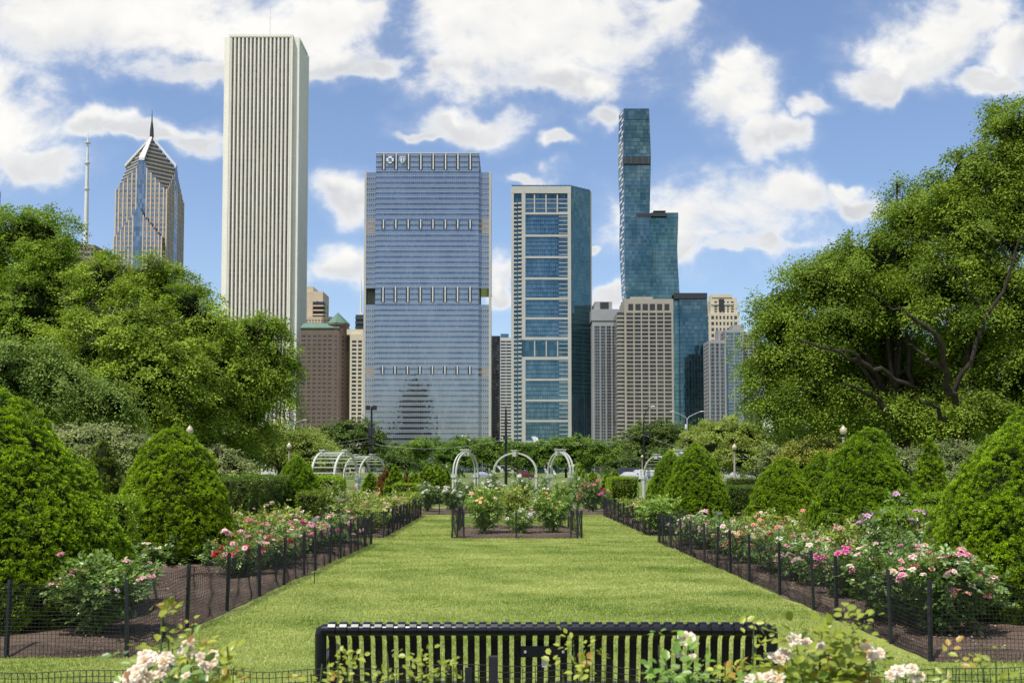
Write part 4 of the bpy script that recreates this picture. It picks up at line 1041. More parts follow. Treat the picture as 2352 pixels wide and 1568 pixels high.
GT = 'big trees along the park edge'
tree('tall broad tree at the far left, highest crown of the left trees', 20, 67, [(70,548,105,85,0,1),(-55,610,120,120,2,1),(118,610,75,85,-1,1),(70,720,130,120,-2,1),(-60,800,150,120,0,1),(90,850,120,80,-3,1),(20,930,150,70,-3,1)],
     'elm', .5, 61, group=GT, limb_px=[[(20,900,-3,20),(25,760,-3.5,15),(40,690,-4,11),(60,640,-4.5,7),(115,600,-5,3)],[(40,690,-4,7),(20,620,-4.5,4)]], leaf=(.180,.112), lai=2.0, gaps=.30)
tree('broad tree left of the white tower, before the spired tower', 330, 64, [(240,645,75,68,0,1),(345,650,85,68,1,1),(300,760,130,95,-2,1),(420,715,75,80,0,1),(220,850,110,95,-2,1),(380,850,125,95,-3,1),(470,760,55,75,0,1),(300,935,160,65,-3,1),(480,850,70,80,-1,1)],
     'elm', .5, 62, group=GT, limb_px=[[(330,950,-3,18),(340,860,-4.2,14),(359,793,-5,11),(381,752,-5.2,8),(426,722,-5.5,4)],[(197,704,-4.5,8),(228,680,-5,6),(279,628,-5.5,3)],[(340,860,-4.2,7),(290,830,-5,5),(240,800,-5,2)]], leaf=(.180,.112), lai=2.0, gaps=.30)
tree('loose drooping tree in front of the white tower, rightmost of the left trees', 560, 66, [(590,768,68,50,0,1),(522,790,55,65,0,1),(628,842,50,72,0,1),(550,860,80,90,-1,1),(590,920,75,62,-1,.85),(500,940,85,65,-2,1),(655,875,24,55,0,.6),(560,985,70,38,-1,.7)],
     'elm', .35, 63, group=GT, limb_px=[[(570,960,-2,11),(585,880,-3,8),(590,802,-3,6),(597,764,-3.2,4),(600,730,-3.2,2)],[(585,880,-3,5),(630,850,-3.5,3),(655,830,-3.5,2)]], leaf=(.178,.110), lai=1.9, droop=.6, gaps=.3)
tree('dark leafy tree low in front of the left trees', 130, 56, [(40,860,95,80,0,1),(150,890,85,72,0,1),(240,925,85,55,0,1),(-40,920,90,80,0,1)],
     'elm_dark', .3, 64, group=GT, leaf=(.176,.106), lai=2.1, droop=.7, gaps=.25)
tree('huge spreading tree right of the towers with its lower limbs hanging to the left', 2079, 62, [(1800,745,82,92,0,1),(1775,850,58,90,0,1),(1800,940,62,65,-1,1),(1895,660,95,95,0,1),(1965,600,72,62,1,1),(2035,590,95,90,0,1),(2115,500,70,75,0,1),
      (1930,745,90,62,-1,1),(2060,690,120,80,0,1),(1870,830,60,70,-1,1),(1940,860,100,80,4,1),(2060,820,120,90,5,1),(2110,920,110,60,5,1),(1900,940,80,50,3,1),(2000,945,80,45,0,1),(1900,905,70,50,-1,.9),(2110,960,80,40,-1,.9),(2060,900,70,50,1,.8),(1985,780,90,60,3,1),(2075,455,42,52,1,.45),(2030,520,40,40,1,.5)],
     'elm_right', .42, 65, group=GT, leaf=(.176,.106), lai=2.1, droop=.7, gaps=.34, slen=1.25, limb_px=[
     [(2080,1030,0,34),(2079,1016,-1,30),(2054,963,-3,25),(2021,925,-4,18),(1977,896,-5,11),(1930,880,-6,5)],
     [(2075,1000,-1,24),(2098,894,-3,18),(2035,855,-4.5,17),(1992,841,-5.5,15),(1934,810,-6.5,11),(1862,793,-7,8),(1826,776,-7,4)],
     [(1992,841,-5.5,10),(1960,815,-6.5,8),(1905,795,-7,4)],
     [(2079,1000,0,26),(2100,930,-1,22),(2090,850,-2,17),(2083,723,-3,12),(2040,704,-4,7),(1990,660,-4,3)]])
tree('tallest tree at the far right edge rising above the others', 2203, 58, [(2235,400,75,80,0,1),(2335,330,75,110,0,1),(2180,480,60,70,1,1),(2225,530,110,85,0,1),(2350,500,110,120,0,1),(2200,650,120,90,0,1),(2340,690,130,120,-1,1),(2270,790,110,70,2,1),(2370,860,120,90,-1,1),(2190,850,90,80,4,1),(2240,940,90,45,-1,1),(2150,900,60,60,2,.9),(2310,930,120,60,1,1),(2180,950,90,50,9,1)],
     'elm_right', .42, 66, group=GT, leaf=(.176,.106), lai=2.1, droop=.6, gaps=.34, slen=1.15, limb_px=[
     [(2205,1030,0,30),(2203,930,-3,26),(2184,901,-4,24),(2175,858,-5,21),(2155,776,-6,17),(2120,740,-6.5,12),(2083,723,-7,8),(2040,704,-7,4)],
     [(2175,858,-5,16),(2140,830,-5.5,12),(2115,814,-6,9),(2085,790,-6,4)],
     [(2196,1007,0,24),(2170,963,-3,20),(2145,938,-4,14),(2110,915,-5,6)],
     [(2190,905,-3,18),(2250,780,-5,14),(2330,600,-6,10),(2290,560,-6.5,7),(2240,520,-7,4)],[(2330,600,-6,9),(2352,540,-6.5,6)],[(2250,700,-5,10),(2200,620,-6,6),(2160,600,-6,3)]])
b = MB()
# small trees and shrubs between garden and road
GS = 'small trees and shrubs behind the rose garden'
def small(label, px, Y, lobes, leafm, seed, **kw):
    kw.setdefault('leaf', (.2,.12)); kw.setdefault('bough', .8); kw.setdefault('lai', 1.5)
    return tree(label, px, Y, lobes, leafm, kw.pop('r0', .16), seed, 'bark', kw.pop('group', GS), **kw)
small('light green bushy small tree under the white tower beside the left lamp post', 640, 92, [(600,1020,70,42,0,1),(680,1020,70,40,0,1),(640,1000,50,28,0,1),(720,1045,48,28,-2,1),(560,1050,50,40,-2,1)], 'light', 71)
small('light green small tree left of the tunnel pergola, before the brown tower', 720, 98, [(712,1015,50,26,0,1),(755,1040,35,26,0,1),(690,1060,45,28,-3,1)], 'light', 72)
small('dark drooping green shrub hanging behind the second left yew', 500, 70, [(490,1010,60,40,0,1),(550,1030,50,36,0,1),(470,1055,55,34,-1,1)], 'elm_dark', 73)
small('grey green wide shrub behind the huge left yew', 230, 45, [(180,1010,75,32,0,1),(260,1015,70,34,0,1),(330,1035,50,34,0,1),(120,1010,60,40,0,1),(230,1065,90,40,-1,1)], 'ash', 74, leaf=(.13,.07), cat='shrub', slen=.55, bough=.5)
small('grey green shrub with layered branches right of the second left yew', 500, 52, [(500,1050,55,30,0,1),(540,1072,40,26,0,1),(470,1080,50,26,0,1)], 'ash', 75, leaf=(.13,.07), cat='shrub', slen=.55, bough=.5)
small('bright light green small tree right of the twin armed street light', 1690, 128, [(1650,1000,50,38,0,1),(1700,1000,55,40,0,1),(1735,1030,45,38,0,1),(1630,1035,45,40,-2,1),(1690,1050,60,36,-2,1)], 'light', 76, leaf=(.26,.16))
small('light green small tree behind the right dense yews, left of the bright one', 1600, 150, [(1600,1010,40,30,0,1),(1630,990,35,24,0,1),(1585,1040,45,32,0,1)], 'light', 77, leaf=(.28,.17))
small('yellow green shrub under the huge right tree left of the acorn lamp', 1860, 85, [(1850,1035,55,26,0,1),(1890,1020,40,22,0,1),(1830,1062,50,26,0,1)], 'yellow', 78, cat='shrub')
small('mid green shrub between bright tree and yellow shrub on the right', 1795, 95, [(1785,1045,40,30,0,1),(1815,1065,40,28,0,1),(1770,1080,34,22,0,1)], 'ash', 79, cat='shrub')
small('grey green wide shrub behind the narrow right yew cone', 2200, 50, [(2200,1050,70,30,0,1),(2280,1050,70,34,0,1),(2350,1050,70,40,0,1),(2060,1062,55,28,0,1),(2130,1060,60,26,0,1),(2250,1090,120,28,-1,1)], 'ash', 80, leaf=(.13,.07), cat='shrub', slen=.55, bough=.5)
small('yellow green low shrub behind the largest right yew dome', 1955, 78, [(1950,1040,45,24,0,1),(1990,1030,40,22,0,1)], 'yellow', 81, cat='shrub')
# rows of trees beyond the road
GB2 = 'trees beyond the road below the towers'
def farT(label, px, Y, lobes, leafm, seed, **kw):
    kw.setdefault('leaf', (.46,.30)); kw.setdefault('bough', 1.9); kw.setdefault('slen', 1.9); kw.setdefault('lai', 1.5)
    return tree(label, px, Y, lobes, leafm, kw.pop('r0', .28), seed, 'dark_bark', kw.pop('group', GB2), **kw)
farT('dark round tree at the foot of the brown tower', 790, 205, [(765,1010,48,36,0,1),(825,1000,52,34,0,1),(800,985,40,20,0,1),(865,1030,42,34,0,1),(740,1040,40,30,0,1),(810,1050,70,30,-2,1)], 'far_dark', 91)
farT('mid green tree left of the left white arch', 935, 230, [(920,1042,45,26,0,1),(965,1030,42,24,0,1),(940,1062,55,24,0,1)], 'far_mid', 92)
farT('green flat topped tree behind the left white arch', 1040, 245, [(1010,1032,42,24,0,1),(1060,1026,42,24,0,1),(1040,1055,60,26,0,1)], 'far_mid', 93)
farT('green flat topped tree behind the middle white arch', 1135, 250, [(1105,1022,42,20,0,1),(1150,1025,40,20,0,1),(1130,1050,62,28,0,1)], 'far_mid', 94)
farT('green tree between the middle and right white arch', 1215, 250, [(1195,1042,36,22,0,1),(1235,1040,36,22,0,1),(1215,1060,48,22,0,1)], 'far_mid', 95)
farT('green flat topped tree behind the right white arch', 1300, 248, [(1275,1026,42,22,0,1),(1325,1024,42,22,0,1),(1300,1052,62,26,0,1)], 'far_mid', 96)
farT('green flat topped tree left of the black pole with a camera box', 1392, 246, [(1370,1030,40,22,0,1),(1410,1034,36,22,0,1),(1390,1056,54,24,0,1)], 'far_mid', 97)
farT('dark tall tree at the foot of the beige gridded tower', 1500, 222, [(1470,1010,40,34,0,1),(1525,1000,42,32,0,1),(1495,990,36,20,0,1),(1500,1045,66,34,-2,1)], 'far_dark', 98)
farT('dark tree behind the twin armed street light', 1580, 228, [(1560,1005,40,34,0,1),(1610,995,36,30,0,1),(1585,1040,56,34,-2,1)], 'far_dark', 99)
farT('dull olive small tree below the dark tree right of the right arch', 1440, 200, [(1420,1068,30,18,0,1),(1460,1066,34,20,0,1)], 'far_dark', 100)
farT('dull small tree with grey twigs left of the broad far yew cone', 905, 200, [(890,1060,36,20,0,1),(925,1066,34,18,0,1)], 'far_dark', 101)
farT('low dark tree at the left behind the light green small trees', 560, 190, [(520,1030,60,40,0,1),(600,1040,60,36,0,1),(660,1050,50,30,0,1)], 'far_dark', 102)
farT('low dark tree behind the yellow shrub on the right', 1850, 190, [(1800,1040,60,34,0,1),(1880,1040,60,34,0,1),(1950,1040,50,34,0,1)], 'far_dark', 103)
farT('dark tree mass at the foot of the grey glass tower', 1700, 235, [(1665,1020,46,34,0,1),(1730,1020,46,34,0,1),(1700,1050,60,30,0,1)], 'far_dark', 104)
farT('dark tree behind the low left trees by the white tower', 700, 235, [(690,1030,44,30,0,1),(650,1030,44,34,0,1)], 'far_dark', 105)
farT('dark deep tree behind the left tall trees', 240, 110, [(120,980,110,70,0,1),(260,980,110,70,0,1),(400,985,110,70,0,1),(190,1050,170,40,0,1)], 'far_dark', 106, leaf=(.4,.26), slen=1.4)
farT('dark tree under the left limbs of the huge right tree', 1800, 150, [(1745,1030,50,44,0,1),(1800,1000,50,50,0,1),(1860,1010,55,50,0,1),(1810,1060,80,36,-2,1)], 'far_dark', 108, leaf=(.4,.26), slen=1.4)
farT('dark deep tree behind the huge right tree', 2130, 112, [(1900,1000,70,50,0,1),(2020,900,90,70,4,1),(2150,900,100,70,4,1),(1960,985,90,60,0,1),(2080,985,100,66,0,1),(2220,985,110,70,0,1),(2340,985,100,70,0,1),(2150,1050,200,44,0,1)], 'far_dark', 107, leaf=(.4,.26), slen=1.4)
# ------------------------------------------------------------------ white arches and tunnel pergolas
def arch_curve(w, h_post, h, n=22):
    pts = []
    for i in range(n+1):
        a = math.pi*i/n
        pts.append((-math.cos(a)*w, h_post + math.sin(a)**0.9*(h-h_post)))
    return pts
def arch_ring(b, w, hp, h, y, rad=(.034,.036)):
    c = arch_curve(w, hp, h)
    b.tube([(x, y, z) for x, z in c], 1.0, 4, sq=(rad[1]*1.15, rad[0]*1.35))
def white_arch(label, px, Y, rz, w=1.06, h=2.56, hp=1.42):
    root = thing('arch', label, 'garden arch', (gx(px, Y, 1090), Y, 0), rz, 'white wooden arches')
    for y in (-.075, .075):
        b = MB(); arch_ring(b, w, hp+.06, h-.06, y); part('arch_ring', b, M['white_wood'], root, True)
    for s in (-1, 1):
        for y in (-.075, .075):
            b = MB(); b.box(s*w-.046, s*w+.046, y-.046, y+.046, 0, hp-.08); b.box(s*w-.08, s*w+.08, y-.0735, y+.0735, hp-.079, hp+.06); b.box(s*w-.075, s*w+.075, y-.072, y+.072, -.01, .22)
            part('post', b, M['white_wood'], root)
    b = MB()
    b.prism([(-.08,-.21),(.08,-.21),(.08,.21),(-.08,.21)], h-.22, h+.05, 0, [(-.12,-.23),(.12,-.23),(.12,.23),(-.12,.23)])
    b.box(-.15,.15,-.25,.25,h+.051,h+.09)
    part('keystone', b, M['white_wood'], root)
white_arch('left of the three white arches beyond the lawn, seen half sideways', 1070, 46.2, R(64))
white_arch('middle and widest of the three white arches beyond the lawn', 1183, 48.0, R(-13))
white_arch('right of the three white arches beyond the lawn, seen half sideways', 1287, 45.6, R(-64))

def tunnel(label, px, Y, ang, length, w=1.02, h=2.56, hp=1.25):
    root = thing('pergola', label, 'pergola', (gx(px, Y, 1090), Y, 0), ang, 'white tunnel pergolas')
    for s in (-1, 1):                               # arches stand across the local x axis
        x = s*length/2; c = arch_curve(w, hp, h-.05)
        b = MB(); b.tube([(x, -q, z) for q, z in c], 1.0, 4, sq=(.058,.070)); part('arch_ring', b, M['white_wood'], root, True)
        for q in (-1, 1):
            b = MB(); b.box(x-.085, x+.085, q*w-.085, q*w+.085, 0, hp-.09); b.box(x-.12,x+.12,q*w-.12,q*w+.12,hp-.089,hp+.05); part('post', b, M['white_wood'], root)
        b = MB(); b.box(x-.11,x+.11,-.11,.11,h-.21,h+.03); b.box(x-.15,x+.15,-.17,.17,h+.031,h+.08); part('keystone', b, M['white_wood'], root)
    c = arch_curve(w*.98, hp, h-.05, 15)
    for i, (q, z) in enumerate(c):
        if i in (0, 15): continue
        b = MB(); b.box(-length/2-.10, length/2+.10, q-.020, q+.020, z-.022, z+.022); part('slat', b, M['white_wood'], root)
    return root
tunnel('white slatted tunnel pergola on the left, the farther left of two', 769, 46.5, R(-22), 1.22)
tunnel('white slatted tunnel pergola on the left, nearer the arches', 838, 58.5, R(-40), 1.35)
tunnel('white slatted tunnel pergola on the right beside the smooth yew domes', 1527, 58.5, R(40), 1.35)
tunnel('white slatted tunnel pergola on the right almost hidden behind yew domes', 1585, 46.5, R(22), 1.22)

# ------------------------------------------------------------------ bench
BY = 5.25
bx0, bx1 = gx(724, BY, 1440), gx(1786, BY, 1445); ztop = gz(1432, BY)
bench = thing('park_bench', 'glossy black metal strap bench seen from behind at the bottom of the picture', 'bench', ((bx0+bx1)/2, BY, 0), 0)
W2 = (bx1-bx0)/2; rr = .030; zr = ztop-rr
b = MB()
b.tube([(-W2+.03,0,.0),(-W2+.03,0,zr-.020),(-W2+.032,0,zr-.006),(-W2+.042,0,zr),(W2-.042,0,zr),(W2-.032,0,zr-.006),(W2-.03,0,zr-.020),(W2-.03,0,0)], rr, 14)
part('back_frame', b, M['black_metal'], bench, True)
seat_z, seat_d = .46, .50
n = 38; pitch = (2*W2-.12)/(n)
prof = [(-.001, zr-.026)]
def strap_mesh():
    b = MB(); hw = .0185; th = .0075; path = []
    # wraps over the rail then runs down and forward into the seat
    for a in np.linspace(-70, 200, 12):
        path.append((math.cos(R(a))*(rr+th)*-1, zr+math.sin(R(a))*(rr+th)))
    path = path[::-1]
    tail = [(.004, zr-.05),(.02, zr-.15),(.045, zr-.26),(.085, seat_z+.03),(.13, seat_z-.005),(.25, seat_z-.012),(.42, seat_z),(.50, seat_z-.01),(.53, seat_z-.05)]
    p = [q for q in path] + tail
    v = []; f = []
    for i, (y, z) in enumerate(p):
        y0, z0 = p[max(i-1,0)]; y1, z1 = p[min(i+1,len(p)-1)]
        t = Vector((y1-y0, z1-z0)).normalized(); nrm = (-t.y*th*.5, t.x*th*.5)
        for sx in (-hw, hw):
            for s in (-1, 1): v.append((sx, y+nrm[0]*s, z+nrm[1]*s))
    for i in range(len(p)-1):
        a = i*4; c = a+4
        f += [(a,c,c+2,a+2),(a+1,a+3,c+3,c+1),(a,a+1,c+1,c),(a+2,c+2,c+3,a+3)]
    b.add(v, f); return b.data('strap', M['black_metal'])
sm = strap_mesh()
for i in range(n):
    link('strap', sm, bench, (-W2+.06+pitch*(i+.5), 0, 0))
for z, y in ((.30, .10), (.42, .46)):
    b = MB(); b.tube([(-W2+.03,y,z),(W2-.03,y,z)], .02, 8); part('rail', b, M['black_metal'], bench, True)
for s in (-1, 1):
    b = MB(); x = s*(W2-.03)
    b.tube([(x,.0,.62),(x,.25,.66),(x,.46,.65),(x,.52,.60),(x,.52,.0)], .024, 8); part('arm', b, M['black_metal'], bench, True)
b = MB()
px0, px1 = gx(1196,BY)- (bx0+bx1)/2, gx(1301,BY)-(bx0+bx1)/2; z0, z1 = gz(1504,BY), gz(1479,BY)
b.box(px0, px1, -.052, -.040, z0, z1)
for xx in (px0+.02, px1-.02):
    b.lathe([(.006,0),(.006,.004)], (xx, -.053, (z0+z1)/2), 8)
pl = part('name_plate', b, M['black_metal'], bench)
for xx in (px0+.022, px1-.022):
    b = MB(); b.tube([(xx,-.0525,(z0+z1)/2),(xx,-.058,(z0+z1)/2)], .007, 8); part('bolt', b, M['plate'], pl)
b = MB(); b.box(gx(1243,BY)-(bx0+bx1)/2, gx(1256,BY)-(bx0+bx1)/2, -.036, -.030, gz(1528,BY), gz(1506,BY)); part('bracket', b, M['plate'], bench)

# the steel stake of the fence behind the bench
o = MB(); o.box(-.02,.02,-.02,.02,0,gz(1508,4.55)); tag(link('stake', o.data('stake', M['dark_post']), None, (gx(1133,4.55),4.57,0)), 'dark stake holding the wide meshed fence before the bench', 'stake')

# garden label plates on thin stakes
for px, py, Y, lab in ((727,1195,14.6,'small dark plant label on a thin stake among the pink roses at left'),(1022,1150,20.0,'small grey plant label on a stake in the far left bed'),(1655,1180,18.0,'small plant label on a stake in the right rose bed')):
    x = gx(px if px != 1022 else 876, Y); z = gz(py, Y)
    r = thing('plant_label', lab, 'plant label', (x-.02 if px != 1022 else -3.45, Y, 0), random.uniform(-.3,.3), 'plant labels in the rose beds')
    b = MB(); b.tube([(0,0,0),(0,0,z)], .006, 6); part('stake', b, M['dark_post'], r)
    b = MB(); b.add([(-.045,-.012,z-.01),(.045,-.012,z-.01),(.045,.02,z+.045),(-.045,.02,z+.045),(-.045,-.004,z-.014),(.045,-.004,z-.014),(.045,.028,z+.041),(-.045,.028,z+.041)],
        [(0,1,2,3),(7,6,5,4),(0,4,5,1),(1,5,6,2),(2,6,7,3),(3,7,4,0)]); part('plate', b, M['dark_post'], r)

# garden hose or edging curls on the left mulch
b = MB(); p = []
for i in range(40):
    t = i/39; p.append((-5.6+1.1*t, 14.6-.5*math.sin(t*5), .10+.02*math.sin(t*9)))
b.tube(p, .018, 6); tag(link('hose', b.data('hose', pbr('hose', (.16,.09,.06), .6)), None), 'brown hose lying on the mulch at the foot of the left yew', 'hose')

# little red marker between hedge and yew
b = MB(); b.tube([(0,0,0),(0,0,1.25)], .012, 6)
mr = thing('marker_flag', 'small red orange marker ribbon on a stick between dark hedge and small left yew', 'marker', (gx(603,25.0),25.0,0), 0)
part('stick', b, M['dark_post'], mr)
b = MB(); z1 = gz(1124,25); z0 = gz(1150,25)
b.add([(-.05,-.02,z1),(.07,-.03,z1-.02),(.02,-.05,z1-.12),(.04,-.03,z0),(-.03,-.03,z0),(-.03,-.05,z1-.14)], [(0,5,2,1),(5,4,3,2)]); part('ribbon', b, pbr('red_ribbon', (.7,.06,.02), .6), mr)

# ------------------------------------------------------------------ lamps and poles
def acorn_lamp(label, px, Y, h, rpx, sign=False):
    r = thing('acorn_lamp', label, 'street lamp', (gx(px, Y, 1060), Y, 0), 0, 'park lamps with acorn globes')
    k = rpx/FPX*Y/.255; H = lambda v: h-v*k
    b = MB()
    b.lathe([(.26*k,0),(.26*k,.35),(.20*k,.45),(.16*k,.8),(.12*k,1.0),(.085*k,H(1.0)),(.085*k,H(.95)),(.13*k,H(.9)),(.13*k,H(.82))], n=12); part('post', b, M['lamp_post'], r, True)
    b = MB(); b.lathe([(.10*k,H(.819)),(.09*k,H(.75)),(.16*k,H(.62))], n=12); part('collar', b, M['dark_post'], r, True)
    b = MB(); b.lathe([(.15*k,H(.619)),(.24*k,H(.48)),(.255*k,H(.36)),(.22*k,H(.22)),(.14*k,H(.13)),(.12*k,H(.10)),(.10*k,H(.06)),(.03*k,H(.01)),(.015*k,H(-.06))], n=16); part('globe', b, M['lamp_globe'], r, True)
    if sign:
        zz = gz(1088, Y); s = thing('sign_board', 'white notice board with dark lines on the lamp post left of the right tunnel pergola', 'sign', (gx(1472,Y,1060), Y-.2, 0), 0)
        b = MB(); b.box(-.24,.24,-.02,.0,zz-.56,zz+.56); part('board', b, M['white_paint'], s)
        b = MB()
        for i, ww in enumerate((.16,.12,.17,.10,.14)): b.box(-ww, ww, -.024, -.0205, zz+.36-i*.18, zz+.42-i*.18)
        part('lettering', b, M['dark_post'], s)
    return r
acorn_lamp('beige acorn lamp rising over the second left yew', 435, 40, gz(977,40), 8.0)
acorn_lamp('acorn lamp half hidden by the smaller left yew', 664, 58, gz(1016,58), 6.0)
acorn_lamp('acorn lamp on a full tall beige post between right yew domes', 1687, 116, gz(1019,116), 5.8)
acorn_lamp('acorn lamp peeping over the largest right yew dome', 1938, 44, gz(977,44), 8.4)
acorn_lamp('small acorn lamp beside the black pole left of the right pergola', 1475, 122, gz(1044,122), 3.2, True)
acorn_lamp('tiny far acorn lamp left of the left white arch', 1026, 170, gz(1069,170), 2.6)
acorn_lamp('tiny far acorn lamp right of the right white arch', 1318, 170, gz(1066,170), 2.6)

def twin_light(label, px, Y, top, arm, rise, box=False, m='grey_steel'):
    r = thing('twin_street_light', label, 'street light', (gx(px, Y, 1060), Y, 0), 0, 'twin armed street lights'); zt = gz(top, Y)
    b = MB(); b.tube([(0,0,0),(0,0,zt*.5),(0,0,zt)], [.16,.13,.10], 10); part('pole', b, M[m], r, True)
    for s in (-1, 1):
        b = MB(); b.tube([(0,0,zt-.3),(s*.35,0,zt+.25),(s*arm*.55,0,zt+rise*.62),(s*arm,0,zt+rise)], [.07,.065,.055,.05], 8); a = part('arm', b, M[m], r, True)
        b = MB(); x = s*arm; b.tube([(x-s*.1,0,zt+rise-.02),(x+s*.25,0,zt+rise+.03),(x+s*.75,0,zt+rise+.10)], [.06,.16,.10], 8, sq=(1,.5)); part('lamp_head', b, M['white_paint'], a, True)
    if box:
        b = MB(); b.box(-.42,.10,-.36,-.162,gz(1018,Y),gz(990,Y)); part('control_box', b, M['white_paint'], r)
        b = MB(); b.box(-.45,-.17,-.34,-.10,gz(985,Y),gz(974,Y)); part('camera_box', b, M['white_paint'], r)
    return r
twin_light('twin armed street light with white boxes on its pole, right of the beige tower', 1579, 190, 960, 2.5, 1.25, True)
twin_light('twin armed street light at the foot of the white tower', 669, 205, 974, 2.4, .85)
twin_light('small far twin armed street light behind the left pergola', 796, 260, 1066, 2.4, 1.0)
twin_light('small far twin armed light left of the left white arch', 877+70, 260, 1061, 2.4, 1.1)
twin_light('small far twin armed light between black pole and right arch', 1445, 260, 1060, 2.6, 1.2)

def black_pole(label, px, Y, top, extra):
    r = thing('utility_pole', label, 'pole', (gx(px, Y, 1060), Y, 0), 0, 'black utility poles'); zt = gz(top, Y)
    b = MB(); b.tube([(0,0,0),(0,0,zt*.55),(0,0,zt)], [.19,.16,.12], 10); part('pole', b, M['black_metal'], r, True)
    def gear(nm, x0,x1,p0,p1, m='dark_post'):
        b = MB(); b.box(x0,x1,-.42,-.202,gz(p1,Y),gz(p0,Y)); part(nm, b, M[m], r)
    if extra == 'flood':
        for s in (-1,1):
            b = MB(); b.box(s*.42-.28, s*.42+.28, -.55,-.21, zt-.45, zt+.15); part('floodlight', b, M['dark_post'], r)
        gear('junction_box', -.42,.42, 983, 1000); gear('junction_box', -.34,.38, 1008, 1020); gear('junction_box', -.24,.30, 1028,1036)
    elif extra == 'mast':
        gear('junction_box', -.20,.22, 968, 975); gear('junction_box', -.34,.20, 1000, 1009); gear('junction_box', -.2,.2, 1036,1044)
        b = MB(); b.lathe([(.05,0),(.12,.1),(.05,.35),(.02,.7)], (0,0,zt+.001), 8); part('finial', b, M['black_metal'], r, True)
    else:
        b = MB(); b.tube([(0,0,zt-.5),(.10,0,zt+.9),(.55,0,zt+1.9),(1.1,0,zt+2.25)], .07, 8); a = part('arm', b, M['dark_post'], r, True)
        b = MB(); b.tube([(1.0,0,zt+2.24),(1.3,0,zt+2.3),(1.75,0,zt+2.28)], [.06,.17,.12], 8, sq=(1,.5)); part('lamp_head', b, M['white_paint'], a, True)
        gear('camera_box', .16,1.05, 990, 997); gear('junction_box', -.35,.05, 1032, 1044)
    return zt
black_pole('tallest black pole with two floodlights, left before the blue glass tower', 853, 128, 934, 'flood')
black_pole('thin black pole between the two glass towers behind the middle arch', 1162, 120, 944, 'mast')
black_pole('black pole with camera box and one curved lamp arm left of the smooth yews', 1479, 150, 968, 'arm')
def cable(label, a, c, sag, r=.02):
    b = MB(); a, c = Vector(a), Vector(c)
    b.tube([a.lerp(c, t)-Vector((0,0,sag*4*t*(1-t))) for t in np.linspace(0,1,24)], r, 5); tag(link('overhead_cable', b.data('overhead_cable', M['wire']), None), label, 'cable', 'overhead cables between the poles')
p1 = at(853,1018,128); p2 = at(1162,1008,120); p3 = at(1479,998,150)
cable('overhead cable sagging between the two left black poles', p1, p2, .9, .017)
cable('overhead cable from the thin black pole to the pole with the camera box', p2, p3, 1.1, .017)
cable('upper overhead cable running left from the floodlight pole', at(300,1050,110), at(853,1004,128), .6, .017)
cable('lower overhead cable running left from the floodlight pole', at(300,1062,110), at(853,1012,128), .5, .015)
cable('overhead cable running right from the camera pole behind the yews', p3, at(1900,1045,100), 1.6, .017)

# bike hoop and garden bench
def hoop(label, px, Y, w, h):
    b = MB(); b.tube([(-w,0,0),(-w,0,h*.7),(-w*.7,0,h*.95),(0,0,h),(w*.7,0,h*.95),(w,0,h*.7),(w,0,0)], .035, 8)
    tag(link('bike_hoop', b.data('bike_hoop', M['grey_steel']), None, (gx(px,Y,1100),Y,0)), label, 'bike hoop')
hoop('grey steel hoop between the dark hedge and the small left yew', 608, 42, .30, gz(1098,42))
hoop('small dark steel hoop on the meadow right of the right acorn lamp', 1734, 90, .35, .85)

